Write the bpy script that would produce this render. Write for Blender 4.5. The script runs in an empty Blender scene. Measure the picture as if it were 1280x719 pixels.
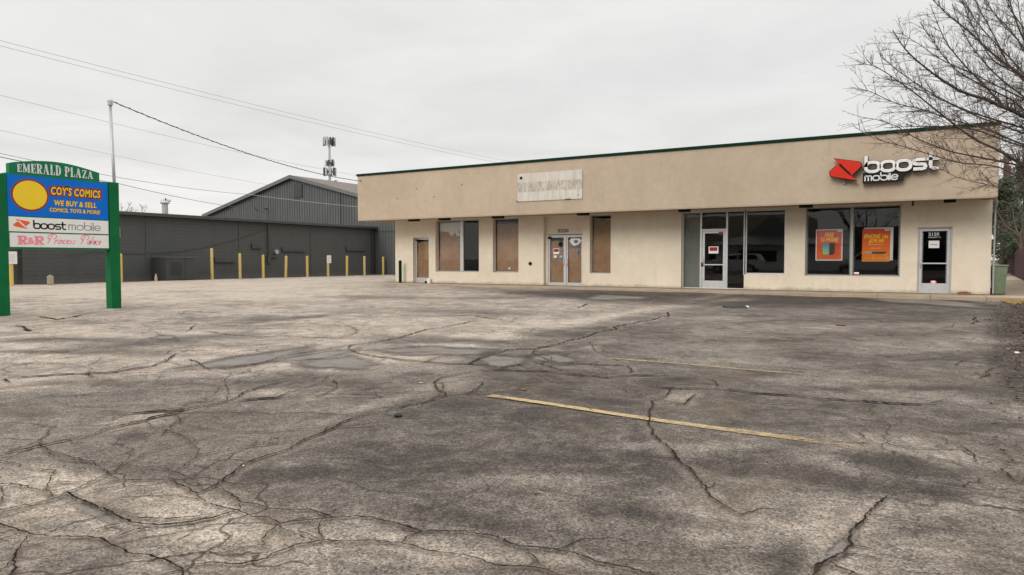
import bpy, math, random
import numpy as np
from mathutils import Vector, Matrix
from math import radians as R, sin, cos, pi

# ------------------------------------------------------------------ camera / light / exposure
sc = bpy.context.scene
F, CH = 860.0, 1.2
YAW, PIT = R(30.08), math.atan(35/860)
cam = bpy.data.cameras.new('camera'); camo = bpy.data.objects.new('camera', cam)
sc.collection.objects.link(camo); sc.camera = camo
cam.sensor_width = 36; cam.lens = 36*F/1280; cam.clip_end = 3000; cam.clip_start = .05
camo.location = (0, 0, CH); camo.rotation_euler = (pi/2-PIT, 0, YAW)

SUN_EL, SUN_AZ = R(33), R(188)      # compass style: 180 = from -Y
w = bpy.data.worlds.new('World'); sc.world = w; w.use_nodes = True
nt = w.node_tree; nt.nodes.clear()
def N(t, **k):
    n = nt.nodes.new(t)
    for a, b in k.items(): setattr(n, a, b)
    return n
out = N('ShaderNodeOutputWorld'); bg = N('ShaderNodeBackground'); bg.inputs[1].default_value = 0.1
sky = N('ShaderNodeTexSky', sky_type='NISHITA', sun_disc=False, sun_elevation=SUN_EL, sun_rotation=SUN_AZ)
tc = N('ShaderNodeTexCoord'); sep = N('ShaderNodeSeparateXYZ')
nt.links.new(tc.outputs['Generated'], sep.inputs[0])
# overcast deck: luminance rises towards the zenith; stretched cloud noise
grad = N('ShaderNodeValToRGB'); e = grad.color_ramp.elements
e[0].position = 0; e[0].color = (.93, .90, .87, 1)
e[1].position = 1; e[1].color = (2.05, 2.05, 2.08, 1)
for p, c in ((.07, (.93, .905, .88)), (.14, (.84, .835, .82)), (.24, (.83, .83, .815)), (.38, (.88, .88, .865)), (.62, (1.5, 1.5, 1.51))):
    q = e.new(p); q.color = (*c, 1)
nt.links.new(sep.outputs[2], grad.inputs[0])
# flatten to a cloud plane: xy / (z+.12)
add = N('ShaderNodeMath', operation='ADD'); add.inputs[1].default_value = .10
mx = N('ShaderNodeMath', operation='MAXIMUM'); mx.inputs[1].default_value = .06
nt.links.new(sep.outputs[2], add.inputs[0]); nt.links.new(add.outputs[0], mx.inputs[0])
dv = N('ShaderNodeVectorMath', operation='SCALE'); inv = N('ShaderNodeMath', operation='DIVIDE'); inv.inputs[0].default_value = 1
nt.links.new(mx.outputs[0], inv.inputs[1]); nt.links.new(tc.outputs['Generated'], dv.inputs[0]); nt.links.new(inv.outputs[0], dv.inputs['Scale'])
no = N('ShaderNodeTexNoise'); no.inputs['Scale'].default_value = 1.25; no.inputs['Detail'].default_value = 6; no.inputs['Roughness'].default_value = .55; no.inputs['Distortion'].default_value = .6
nt.links.new(dv.outputs[0], no.inputs['Vector'])
mr = N('ShaderNodeMapRange'); mr.inputs[1].default_value = .3; mr.inputs[2].default_value = .72; mr.inputs[3].default_value = .90; mr.inputs[4].default_value = 1.05
nt.links.new(no.outputs[0], mr.inputs[0])
mul = N('ShaderNodeVectorMath', operation='SCALE'); nt.links.new(grad.outputs[0], mul.inputs[0]); nt.links.new(mr.outputs[0], mul.inputs['Scale'])
m10 = N('ShaderNodeVectorMath', operation='SCALE'); m10.inputs['Scale'].default_value = 10; nt.links.new(mul.outputs[0], m10.inputs[0])
mixw = N('ShaderNodeMix', data_type='RGBA'); mixw.inputs[0].default_value = .97
nt.links.new(sky.outputs[0], mixw.inputs[6]); nt.links.new(m10.outputs[0], mixw.inputs[7])
nt.links.new(mixw.outputs[2], bg.inputs[0]); nt.links.new(bg.outputs[0], out.inputs[0])

sl = bpy.data.lights.new('sun', 'SUN'); sl.energy = 1.5; sl.angle = R(28); sl.color = (1, .95, .88)
so = bpy.data.objects.new('sun', sl); sc.collection.objects.link(so)
sd = Vector((sin(SUN_AZ)*cos(SUN_EL), cos(SUN_AZ)*cos(SUN_EL), sin(SUN_EL)))   # towards the sun
so.rotation_euler = sd.to_track_quat('Z', 'Y').to_euler(); so.location = (0, -5, 30)
sc.view_settings.view_transform = 'Standard'; sc.view_settings.look = 'None'
sc.view_settings.exposure = 0.0; sc.view_settings.gamma = 1
sc.render.engine = 'CYCLES'
sc.cycles.max_bounces = 8; sc.cycles.transparent_max_bounces = 16

rnd = random.Random(7)
# photograph pixel -> place, used once to survey positions
_fw = np.array([-sin(YAW)*cos(PIT), cos(YAW)*cos(PIT), -sin(PIT)]); _rt = np.array([cos(YAW), sin(YAW), 0.]); _up = np.cross(_rt, _fw); _O = np.array([0, 0, CH])
def ray(x, y): return _fw*F+_rt*(x-640)+_up*(359.5-y)
def atZ(x, y, z=0.): d = ray(x, y); return _O+d*(z-CH)/d[2]
def atR(x, y, r): d = ray(x, y); return Vector(_O+d*r/F)

# ------------------------------------------------------------------ materials
def newmat(name):
    m = bpy.data.materials.new(name); m.use_nodes = True
    t = m.node_tree; b = t.nodes['Principled BSDF']; return m, t, b
def mnode(t, typ, **k):
    n = t.nodes.new(typ)
    for a, b in k.items():
        if a.startswith('i_'): n.inputs[a[2:].replace('_', ' ')].default_value = b
        else: setattr(n, a, b)
    return n
def noise(t, vec, scale, detail=4, rough=.55, dist=0):
    n = mnode(t, 'ShaderNodeTexNoise'); n.inputs['Scale'].default_value = scale; n.inputs['Detail'].default_value = detail
    n.inputs['Roughness'].default_value = rough; n.inputs['Distortion'].default_value = dist
    t.links.new(vec, n.inputs['Vector']); return n.outputs[0]
def rng(t, v, a, b, c, d, smooth=False):
    n = mnode(t, 'ShaderNodeMapRange', clamp=True)
    if smooth: n.interpolation_type = 'SMOOTHSTEP'
    for i, q in zip((1, 2, 3, 4), (a, b, c, d)): n.inputs[i].default_value = q
    t.links.new(v, n.inputs[0]); return n.outputs[0]
def math_(t, op, a, b=None, c=None):
    n = mnode(t, 'ShaderNodeMath', operation=op)
    for i, q in enumerate((a, b, c)):
        if q is None: continue
        if isinstance(q, (int, float)): n.inputs[i].default_value = q
        else: t.links.new(q, n.inputs[i])
    return n.outputs[0]
def mix(t, f, a, b, mode='MIX'):
    n = mnode(t, 'ShaderNodeMix', data_type='RGBA', blend_type=mode)
    if isinstance(f, (int, float)): n.inputs[0].default_value = f
    else: t.links.new(f, n.inputs[0])
    for i, q in ((6, a), (7, b)):
        if isinstance(q, tuple): n.inputs[i].default_value = (*q[:3], 1)
        else: t.links.new(q, n.inputs[i])
    return n.outputs[2]
def objvec(t, scale=(1, 1, 1)):
    g = mnode(t, 'ShaderNodeNewGeometry')
    mp = mnode(t, 'ShaderNodeMapping'); mp.inputs['Scale'].default_value = scale
    t.links.new(g.outputs['Position'], mp.inputs[0]); return mp.outputs[0]
def bump(t, b, h, strength, dist=.01):
    n = mnode(t, 'ShaderNodeBump'); n.inputs['Strength'].default_value = strength; n.inputs['Distance'].default_value = dist
    t.links.new(h, n.inputs['Height']); t.links.new(n.outputs[0], b.inputs['Normal'])
_M = {}
def mat(name, col, rough=.6, metal=0., var=.12, vscale=3., bmp=0., bscale=80., stretch=(1, 1, 1), spec=.5):
    """painted / plain surface with procedural unevenness"""
    if name in _M: return _M[name]
    m, t, b = newmat(name); v = objvec(t, stretch)
    n1 = noise(t, v, vscale, 6, .6); n2 = noise(t, v, vscale*9, 3, .6)
    f = math_(t, 'ADD', rng(t, n1, .3, .7, -var, var), rng(t, n2, .3, .7, -var*.5, var*.5))
    hsv = mnode(t, 'ShaderNodeHueSaturation'); hsv.inputs['Color'].default_value = (*col, 1)
    t.links.new(math_(t, 'ADD', f, 1.0), hsv.inputs['Value'])
    t.links.new(hsv.outputs[0], b.inputs['Base Color'])
    b.inputs['Roughness'].default_value = rough; b.inputs['Metallic'].default_value = metal; b.inputs['Specular IOR Level'].default_value = spec
    if bmp: bump(t, b, noise(t, v, bscale, 3, .6), bmp, .004)
    _M[name] = m; return m

def stucco(name, base, stain, streak=.5, dirt_h=None):
    m, t, b = newmat(name); v = objvec(t); vs = objvec(t, (1, 1, .18))
    big = noise(t, v, .55, 5, .6); st = noise(t, vs, 3.2, 5, .62); fine = noise(t, v, 34, 3, .7)
    c = mix(t, rng(t, big, .35, .68, 0, .55), base, stain)
    c = mix(t, rng(t, st, .50, .74, 0, streak), c, stain)
    c = mix(t, rng(t, fine, .30, .70, .0, .22), c, tuple(q*.62 for q in base))
    mo = noise(t, v, 2.3, 7, .7, 1.0); c = mix(t, rng(t, mo, .42, .66, 0, .24), c, tuple(q*.80 for q in stain)); c = mix(t, rng(t, mo, .30, .42, .14, 0), c, tuple(min(.9, q*1.16) for q in base))
    sp = noise(t, v, 5.5, 2, .5, 1.5)
    c = mix(t, rng(t, sp, .70, .76, 0, .35), c, tuple(q*.5 for q in base))
    if dirt_h is not None:      # splash-back grime with a real shape of its own along the foot of the wall
        g = mnode(t, 'ShaderNodeNewGeometry'); s = mnode(t, 'ShaderNodeSeparateXYZ'); t.links.new(g.outputs['Position'], s.inputs[0])
        hh = math_(t, 'ADD', s.outputs[2], math_(t, 'MULTIPLY', noise(t, v, 2.2, 6, .7), -.30))
        c = mix(t, rng(t, hh, dirt_h-.26, dirt_h-.12, .5, 0, True), c, (.20, .165, .12))
    t.links.new(c, b.inputs['Base Color']); b.inputs['Roughness'].default_value = .92; b.inputs['Specular IOR Level'].default_value = .2
    bump(t, b, noise(t, v, 60, 4, .7), .55, .012)
    return m
M_fascia = stucco('stucco_tan', (.52, .422, .315), (.40, .318, .235))
M_wall = stucco('stucco_cream', (.79, .705, .57), (.67, .585, .46), .45, .19)
M_soffit = mat('soffit_board', (.36, .29, .21), .9)

def block_mat():
    m, t, b = newmat('painted_block'); 
    g = mnode(t, 'ShaderNodeNewGeometry'); s = mnode(t, 'ShaderNodeSeparateXYZ'); t.links.new(g.outputs['Position'], s.inputs[0])
    cb = mnode(t, 'ShaderNodeCombineXYZ'); t.links.new(math_(t, 'ADD', s.outputs[1], s.outputs[0]), cb.inputs[0]); t.links.new(s.outputs[2], cb.inputs[1])
    br = mnode(t, 'ShaderNodeTexBrick'); br.inputs['Scale'].default_value = 1
    br.inputs['Brick Width'].default_value = .41; br.inputs['Row Height'].default_value = .205; br.inputs['Mortar Size'].default_value = .009; br.inputs['Mortar Smooth'].default_value = .3
    for i, c in (('Color1', (.078, .081, .077, 1)), ('Color2', (.074, .077, .073, 1)), ('Mortar', (.058, .060, .057, 1))): br.inputs[i].default_value = c
    t.links.new(cb.outputs[0], br.inputs['Vector'])
    v = objvec(t); n = noise(t, v, .8, 6, .65); vs = objvec(t, (1, 1, .2)); n2 = noise(t, vs, 2.5, 5, .6)
    c = mix(t, rng(t, n, .4, .75, 0, .5), br.outputs[0], (.085, .086, .080)); c = mix(t, rng(t, n2, .5, .75, 0, .5), c, (.055, .057, .054))
    # faded chalky foot
    hh = math_(t, 'ADD', s.outputs[2], math_(t, 'MULTIPLY', noise(t, v, 1.6, 5, .7), -.6))
    c = mix(t, rng(t, hh, -.25, .1, .55, 0, True), c, (.13, .125, .11))
    t.links.new(c, b.inputs['Base Color']); b.inputs['Roughness'].default_value = .75
    h = math_(t, 'ADD', math_(t, 'MULTIPLY', br.outputs['Fac'], -1.), math_(t, 'MULTIPLY', noise(t, v, 40, 3), .35))
    bump(t, b, h, .6, .012); return m
M_block = block_mat()
M_siding = mat('metal_siding', (.088, .092, .094), .45, 0, .14, 1.2, 0, stretch=(1, 1, .25))
M_rooflow = mat('grey_roofing', (.15, .135, .12), .9, 0, .2, 1.5, .3)
M_barnroof = mat('brown_roofing', (.155, .125, .11), .85, 0, .25, 2, .2, stretch=(3, .3, 1))
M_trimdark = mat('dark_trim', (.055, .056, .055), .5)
M_green = mat('green_paint', (.001, .125, .036), .6, 0, .12, 2.5, .12, spec=.2)
M_greend = mat('dark_green_metal', (.003, .024, .014), .7, 0, .2, 4, spec=.1)
M_greenborder = mat('sign_green', (.004, .17, .065), .55, 0, .06, spec=.25)
M_alu = mat('aluminium', (.60, .60, .60), .38, .55, .08, 6)
M_alud = mat('aluminium_dull', (.40, .39, .375), .5, .4, .1, 6)
M_black = mat('black_plastic', (.009, .009, .009), .55, spec=.2)
M_rubber = mat('black_rubber', (.02, .02, .02), .8)
M_white = mat('white_panel', (.80, .79, .75), .4, 0, .04)
M_whitep = mat('white_paper', (.82, .82, .82), .7, 0, .03)
M_blue = mat('sign_blue', (.0, .15, .60), .6, 0, .05, spec=.2)
M_yellow = mat('sign_yellow', (.88, .60, .01), .4, 0, .04)
M_yellowp = mat('posteryellow', (1., .80, .0), .5, 0, .02)
M_maroon = mat('sign_maroon', (.30, .008, .015), .4, 0, .05)
M_red = mat('sign_red', (.58, .022, .007), .5, 0, .06, spec=.2)
M_orange = mat('logo_orange', (.85, .11, .02), .4, 0, .04)
M_pink = mat('sign_pink', (.86, .27, .32), .45, 0, .06)
M_ink = mat('black_ink', (.010, .009, .009), .6, spec=.15)
M_letter = mat('letter_white', (.70, .69, .67), .42, 0, .16, 9)
M_serif = mat('letter_grey_white', (.62, .66, .64), .5, 0, .18, 12)
M_galv = mat('galvanised', (.42, .43, .43), .45, .5, .12, 5)
M_concrete = mat('pale_concrete', (.56, .475, .36), .9, 0, .20, 1.1, .4, 60)
M_wood = mat('weathered_pole_wood', (.16, .10, .07), .9, 0, .25, 4, .4, 30, (1, 1, .1))
M_bark = mat('bark', (.10, .073, .059), .95, 0, .3, 6, .5, 60)
M_wire = mat('cable_black', (.07, .07, .07), .6)
M_wireg = mat('cable_grey', (.36, .36, .36), .6)
M_int = mat('dark_interior', (.055, .052, .048), .9)
M_intfloor = mat('interior_floor', (.09, .085, .08), .7)
M_bin = mat('bin_green', (.14, .19, .115), .5, 0, .15, 5)
M_fence = mat('brown_fence_paint', (.060, .026, .028), .8, 0, .2, 1.5, .2)
M_brick = mat('red_brick', (.23, .095, .05), .9, 0, .25, 14, .5)
M_ac = mat('ac_grey', (.045, .047, .045), .55, 0, .15, 2)
M_clay = mat('beige_wall', (.42, .34, .26), .9, 0, .1)

def paper_mat():
    m, t, b = newmat('brown_paper'); v = objvec(t); n = noise(t, v, 1.1, 6, .6, 1.2); n2 = noise(t, v, 7, 4, .6, 2)
    c = mix(t, rng(t, n, .3, .7, 0, 1), (.47, .30, .19), (.35, .215, .13)); c = mix(t, rng(t, n2, .55, .75, 0, .5), c, (.64, .43, .27))
    t.links.new(c, b.inputs['Base Color']); b.inputs['Roughness'].default_value = .8
    w_ = mnode(t, 'ShaderNodeTexVoronoi', feature='DISTANCE_TO_EDGE'); w_.inputs['Scale'].default_value = 3.5; t.links.new(v, w_.inputs['Vector'])
    bump(t, b, math_(t, 'ADD', w_.outputs[0], n2), .7, .03); return m
M_paper = paper_mat()
def ply_mat():
    m, t, b = newmat('door_board'); v = objvec(t, (1, 1, 5)); n = noise(t, v, 3, 6, .6, 2)
    c = mix(t, rng(t, n, .3, .7, 0, 1), (.46, .29, .165), (.30, .18, .10)); t.links.new(c, b.inputs['Base Color']); b.inputs['Roughness'].default_value = .7; return m
M_ply = ply_mat()
def yellow_worn():
    m, t, b = newmat('worn_yellow_paint'); v = objvec(t); n = noise(t, v, 7, 6, .7, .6); vs = objvec(t, (1, 1, .25)); n2 = noise(t, vs, 14, 4, .6)
    oi = mnode(t, 'ShaderNodeObjectInfo')
    k = math_(t, 'ADD', n, math_(t, 'MULTIPLY', oi.outputs['Random'], .10))
    c = mix(t, rng(t, k, .56, .66, 0, .85), (.62, .44, .08), (.50, .45, .37)); c = mix(t, rng(t, n2, .64, .70, 0, .6), c, (.20, .12, .07))
    t.links.new(c, b.inputs['Base Color']); b.inputs['Roughness'].default_value = .65; return m
M_boll = yellow_worn()
def glass_mat(name, tint, gl=1.0, dust=0.0):
    m, t, b = newmat(name); t.nodes.remove(b); o = t.nodes['Material Output']
    tr = mnode(t, 'ShaderNodeBsdfTransparent'); tr.inputs[0].default_value = (*tint, 1)
    g = mnode(t, 'ShaderNodeBsdfGlossy'); g.inputs['Roughness'].default_value = .0; g.inputs['Color'].default_value = (.95, .97, .96, 1)
    fr = mnode(t, 'ShaderNodeFresnel'); fr.inputs[0].default_value = 1.52
    f = math_(t, 'MULTIPLY', fr.outputs[0], 1.35*gl)
    ms = mnode(t, 'ShaderNodeMixShader'); t.links.new(f, ms.inputs[0]); t.links.new(tr.outputs[0], ms.inputs[1]); t.links.new(g.outputs[0], ms.inputs[2])
    last = ms.outputs[0]
    if dust:
        d = mnode(t, 'ShaderNodeBsdfDiffuse'); d.inputs[0].default_value = (.45, .47, .43, 1); ms2 = mnode(t, 'ShaderNodeMixShader')
        v = objvec(t, (1, 1, .3)); t.links.new(rng(t, noise(t, v, 3, 5, .6), .25, .75, dust*.4, dust), ms2.inputs[0])
        t.links.new(last, ms2.inputs[1]); t.links.new(d.outputs[0], ms2.inputs[2]); last = ms2.outputs[0]
    bp = mnode(t, 'ShaderNodeBump'); bp.inputs['Strength'].default_value = .05; bp.inputs['Distance'].default_value = .01
    t.links.new(noise(t, objvec(t), 1.3, 2), bp.inputs['Height']); t.links.new(bp.outputs[0], g.inputs['Normal'])
    t.links.new(last, o.inputs[0]); return m
M_glass = glass_mat('window_glass', (.90, .92, .90), .85)
M_glassdusty = glass_mat('dusty_glass', (.7, .74, .70), 1.0, .30)
M_glasspaper = glass_mat('papered_glass', (.94, .94, .92), .75)

def faded_mat():
    m, t, b = newmat('faded_sign_face'); v = objvec(t); vs = objvec(t, (1, 1, .16))
    n = noise(t, vs, 9, 5, .65); big = noise(t, v, 2, 4)
    c = mix(t, rng(t, n, .40, .66, 0, .8), (.60, .56, .50), (.45, .415, .365))
    g = mnode(t, 'ShaderNodeNewGeometry'); s = mnode(t, 'ShaderNodeSeparateXYZ'); t.links.new(g.outputs['Position'], s.inputs[0])
    zz = s.outputs[2]
    band = math_(t, 'MULTIPLY', rng(t, zz, 3.96, 4.0, 0, 1), rng(t, zz, 4.36, 4.40, 1, 0))
    vt = objvec(t, (1, 1, .35)); n3 = noise(t, vt, 10, 4, .7, .5)
    c = mix(t, math_(t, 'MULTIPLY', band, rng(t, n3, .42, .58, .1, .85)), c, (.33, .285, .23))
    t.links.new(c, b.inputs['Base Color']); b.inputs['Roughness'].default_value = .8
    bump(t, b, n3, .4, .01); return m
M_faded = faded_mat()

# ------------------------------------------------------------------ object helpers
def link(o): sc.collection.objects.link(o); return o
def tag(o, label=None, cat=None, group=None, kind=None):
    if label: o['label'] = label
    if cat: o['category'] = cat
    if group: o['group'] = group
    if kind: o['kind'] = kind
    return o
def empty(name, loc=(0, 0, 0)):
    o = bpy.data.objects.new(name, None); o.location = loc; o.empty_display_size = .2; return link(o)
def world_loc(o):
    p = Vector((0, 0, 0))
    while o: p += o.location; o = o.parent
    return p
class MB:
    def __init__(s): s.v = []; s.f = []
    def add(s, vs, fs):
        k = len(s.v); s.v += [tuple(map(float, p)) for p in vs]; s.f += [tuple(i+k for i in f) for f in fs]; return s
    def box(s, x0, x1, y0, y1, z0, z1):
        if x0 > x1: x0, x1 = x1, x0
        if y0 > y1: y0, y1 = y1, y0
        return s.add([(x0, y0, z0), (x1, y0, z0), (x1, y1, z0), (x0, y1, z0), (x0, y0, z1), (x1, y0, z1), (x1, y1, z1), (x0, y1, z1)],
                     [(0, 3, 2, 1), (4, 5, 6, 7), (0, 1, 5, 4), (1, 2, 6, 5), (2, 3, 7, 6), (3, 0, 4, 7)])
    def quad(s, a, b, c, d): return s.add([a, b, c, d], [(0, 1, 2, 3)])
    def tube(s, pts, r, n=8, cap=True):
        pts = [Vector(p) for p in pts]; rs = r if isinstance(r, (list, tuple)) else [r]*len(pts)
        vs = []; prev = None
        for i, p in enumerate(pts):
            d = (pts[min(i+1, len(pts)-1)]-pts[max(i-1, 0)]).normalized()
            if prev is None: u = d.orthogonal().normalized()
            else:
                u = prev-d*prev.dot(d); u = u.normalized() if u.length > 1e-6 else d.orthogonal().normalized()
            prev = u; q = d.cross(u)
            vs += [p+(u*cos(2*pi*k/n)+q*sin(2*pi*k/n))*rs[i] for k in range(n)]
        fs = [(i*n+k, i*n+(k+1) % n, (i+1)*n+(k+1) % n, (i+1)*n+k) for i in range(len(pts)-1) for k in range(n)]
        if cap: fs += [tuple(range(n-1, -1, -1)), tuple(range((len(pts)-1)*n, len(pts)*n))]
        return s.add(vs, fs)
    def prism(s, poly, fr, depth):   # poly in (u,v); fr=(origin,U,V,Wn) ; extruded by depth along Wn
        o, U, V, W = [Vector(q) for q in fr]; n = len(poly)
        a = [o+U*p[0]+V*p[1] for p in poly]; b = [q+W*depth for q in a]
        return s.add(a+b, [tuple(range(n-1, -1, -1)), tuple(range(n, 2*n))]+[(i, (i+1) % n, n+(i+1) % n, n+i) for i in range(n)])
    def disc(s, c, U, V, ru, rv, n=32):
        c, U, V = Vector(c), Vector(U), Vector(V)
        return s.add([c+U*ru*cos(2*pi*k/n)+V*rv*sin(2*pi*k/n) for k in range(n)], [tuple(range(n))])
    def build(s, name, m, parent=None, smooth=False, bevel=0, origin=None):
        me = bpy.data.meshes.new(name); A = np.array(s.v)
        if parent is not None: off = np.array(world_loc(parent))
        elif origin is not None: off = np.array(origin)
        else: off = np.array([(A[:, 0].min()+A[:, 0].max())/2, (A[:, 1].min()+A[:, 1].max())/2, A[:, 2].min()])
        me.from_pydata([tuple(p) for p in A-off], [], s.f); me.update()
        me.materials.append(m); o = link(bpy.data.objects.new(name, me))
        if parent is not None: o.parent = parent
        else: o.location = off
        if smooth:
            for p in me.polygons: p.use_smooth = True
        if bevel:
            bm = o.modifiers.new('Bevel', 'BEVEL'); bm.width = bevel; bm.segments = 2; bm.limit_method = 'ANGLE'
        return o
_dg = None
def text_mesh(body, fr, x, z, w_, h_, depth=.004, offset=0, shear=0, mode=None, spacing=1, stroke=None):
    """writing set in Blender's own face, fitted to a w x h box whose lower-left corner is (x,z) in the frame's plane"""
    cu = bpy.data.curves.new('t', 'FONT'); cu.body = body; cu.extrude = .5; cu.offset = offset; cu.shear = shear; cu.space_character = spacing; cu.resolution_u = 3
    o = bpy.data.objects.new('t', cu); link(o)
    dg = bpy.context.evaluated_depsgraph_get(); me = bpy.data.meshes.new_from_object(o.evaluated_get(dg))
    bpy.data.objects.remove(o); V = np.array([v.co[:] for v in me.vertices]); fs = [tuple(p.vertices) for p in me.polygons]
    lo, hi = V.min(0), V.max(0); V = (V-lo)/(hi-lo)
    O, U, W, Nn = [np.array(q, float) for q in fr]
    P = O+np.outer(x+V[:, 0]*w_, U)+np.outer(z+V[:, 1]*h_, W)+np.outer(V[:, 2]*depth, Nn)
    bpy.data.meshes.remove(me); return P, fs
def text(mb, *a, **k):
    P, fs = text_mesh(*a, **k); mb.add(P, fs); return mb
def stroke(mb, pts, fr, wd, depth=.01, lift=0.):
    """flat ribbon letters: polyline in the frame plane, width wd (scalar or per-point)"""
    O, U, W, Nn = [Vector(q) for q in fr]; n = len(pts); L = []; Rr = []
    ws = wd if isinstance(wd, (list, tuple)) else [wd]*n
    closed = (Vector(pts[0])-Vector(pts[-1])).length < 1e-6
    for i in range(n):
        a = Vector(pts[i-1] if i else (pts[-2] if closed else pts[0])); b = Vector(pts[i+1] if i < n-1 else (pts[1] if closed else pts[-1])); d = (b-a)
        if d.length < 1e-9: d = Vector((1, 0))
        d.normalize(); nn = Vector((-d.y, d.x)); p = Vector(pts[i]); L.append(p+nn*ws[i]/2); Rr.append(p-nn*ws[i]/2)
    T = lambda p, h: O+U*p.x+W*p.y+Nn*(lift+h)
    vs = [T(p, depth) for p in L]+[T(p, depth) for p in Rr]+[T(p, 0) for p in L]+[T(p, 0) for p in Rr]
    fs = []
    for i in range(n-1):
        fs += [(n+i, n+i+1, i+1, i), (i, i+1, 2*n+i+1, 2*n+i), (n+i+1, n+i, 3*n+i, 3*n+i+1)]
    if not closed: fs += [(0, 2*n, 3*n, n), (n-1, 2*n-1, 4*n-1, 3*n-1)]
    mb.add(vs, fs)
def arc(cx, cy, rx, ry, a0, a1, n=20, p=2.0):
    o = []
    for i in range(n+1):
        a = R(a0+(a1-a0)*i/n); c, s = cos(a), sin(a)
        o.append((cx+rx*math.copysign(abs(c)**(2/p), c), cy+ry*math.copysign(abs(s)**(2/p), s)))
    return o
def tree_copy(o, parent=None):
    c = o.copy(); link(c)
    if parent is not None: c.parent = parent
    for ch in [q for q in bpy.data.objects if q.parent == o]: tree_copy(ch, c)
    return c

# ------------------------------------------------------------------ the parking lot
def lot_z(x, y):
    x = np.asarray(x, float); y = np.asarray(y, float)
    t = np.clip((y-14)/11, 0, 1); t = t*t*(3-2*t)
    far = np.interp(x, [-40, -24, -21, -7, 2.5], [0, .045, .045, -.015, -.055])
    z = far*t + .012*np.sin(x*.9+1)*np.cos(y*.8) + .006*np.sin(x*2.3+y*1.7)
    z = np.where(y > 27, z*np.clip(1-(y-27)/8, 0, 1), z)
    return z
S = 2.977
def crop(ox, oy, *p): return [(ox+a/S, oy+b/S) for a, b in p]
CR = []   # (points px, width m, jag)
def C(ox, oy, wd, *p): CR.append((crop(ox, oy, *p), wd))
C(0, 340, .018, (390, 555), (470, 525), (560, 520), (680, 515), (790, 495), (860, 480), (890, 465), (905, 450), (960, 432), (1060, 408))
C(0, 340, .012, (860, 488), (930, 478), (1030, 470), (1060, 455), (1110, 440), (1190, 415))
C(0, 340, .010, (1160, 470), (1210, 455), (1255, 430), (1250, 410), (1235, 400))
C(0, 340, .014, (0, 395), (130, 390), (250, 382), (330, 378), (430, 372), (500, 358), (570, 348), (620, 330), (660, 303))
C(0, 340, .014, (700, 322), (740, 335), (760, 352), (840, 358), (980, 338), (1050, 315), (1180, 298), (1280, 283))
C(0, 340, .016, (780, 220), (860, 232), (960, 238), (1080, 242), (1280, 250))
C(0, 340, .03, (55, 200), (85, 203), (110, 220), (85, 212))
C(0, 340, .02, (10, 398), (35, 412)); C(0, 340, .02, (320, 380), (345, 390)); C(0, 340, .012, (690, 222), (710, 212), (720, 200))
C(0, 340, .02, (500, 565), (570, 540), (640, 530), (700, 512))
C(0, 340, .025, (530, 78), (620, 74), (700, 70)); C(0, 340, .03, (140, 165), (215, 178), (300, 160)); C(0, 340, .03, (690, 145), (770, 150), (830, 150))
C(0, 520, .012, (0, 140), (80, 125), (170, 105), (290, 82), (340, 70), (400, 48), (460, 33), (540, 18), (600, -5))
C(0, 520, .013, (1280, 30), (1220, 45), (1205, 65), (1130, 95), (1070, 130), (990, 155), (900, 188), (870, 215), (800, 265), (735, 295), (720, 290), (690, 272), (640, 250))
C(0, 520, .004, (640, 250), (560, 245), (430, 245), (350, 235))
C(0, 520, .009, (730, 298), (770, 330), (830, 345), (890, 355), (940, 378), (1000, 380), (1040, 400), (1100, 392), (1200, 385), (1280, 378))
C(0, 520, .008, (800, 270), (850, 290), (900, 325), (960, 332), (1000, 348), (1080, 352), (1150, 350), (1200, 365), (1240, 378), (1280, 380))
C(0, 520, .009, (-60, 258), (0, 255), (70, 258), (120, 275), (180, 285), (205, 310))
C(0, 520, .016, (250, 285), (270, 305), (340, 335), (390, 355), (440, 380), (480, 400), (540, 408), (600, 412), (700, 400), (800, 380), (860, 360), (895, 352))
C(0, 520, .006, (470, 383), (600, 388), (700, 383), (800, 366))
C(0, 520, .011, (-40, 400), (0, 408), (60, 425), (110, 445), (200, 455), (330, 455), (370, 460), (430, 490), (480, 515), (560, 520), (620, 540), (680, 570), (690, 620))
C(0, 520, .010, (685, 570), (700, 555), (780, 545), (900, 550), (990, 530), (1030, 505), (1100, 480), (1190, 465), (1205, 462), (1280, 468))
C(0, 520, .006, (1040, 400), (1050, 420), (1100, 440), (1160, 462), (1190, 465)); C(0, 520, .006, (1200, 385), (1185, 415), (1190, 440), (1205, 460))
C(0, 520, .005, (1040, 405), (1000, 430), (980, 455), (978, 490)); C(0, 520, .010, (105, 450), (70, 500), (50, 540), (62, 570), (30, 620))
C(0, 520, .006, (100, 485), (130, 480), (180, 458)); C(0, 520, .006, (600, 415), (500, 430), (420, 460)); C(0, 520, .006, (330, 435), (440, 408), (480, 405))
C(0, 520, .007, (895, 352), (890, 330), (900, 325)); C(0, 520, .005, (0, 330), (15, 290), (0, 262)); C(0, 520, .005, (0, 590), (40, 545), (55, 545))
C(420, 340, .014, (-60, 610), (30, 560), (110, 535), (220, 515), (270, 500), (340, 487), (400, 470), (412, 458), (385, 445), (370, 430), (365, 410), (395, 395), (450, 385), (530, 370))
C(420, 340, .012, (470, 452), (490, 458), (510, 450), (540, 425), (545, 415))
C(420, 340, .020, (45, 290), (80, 305), (150, 315), (230, 325), (330, 335), (430, 345), (490, 345), (560, 348), (620, 358), (660, 350), (700, 340))
C(420, 340, .022, (490, 345), (530, 325), (600, 305), (640, 290), (740, 285), (830, 265), (920, 245), (1010, 220), (1060, 200), (1110, 190), (1170, 180), (1235, 165), (1230, 150))
C(420, 340, .018, (-50, 288), (0, 283), (60, 275), (140, 265), (230, 248), (300, 225), (430, 200), (530, 180))
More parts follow.
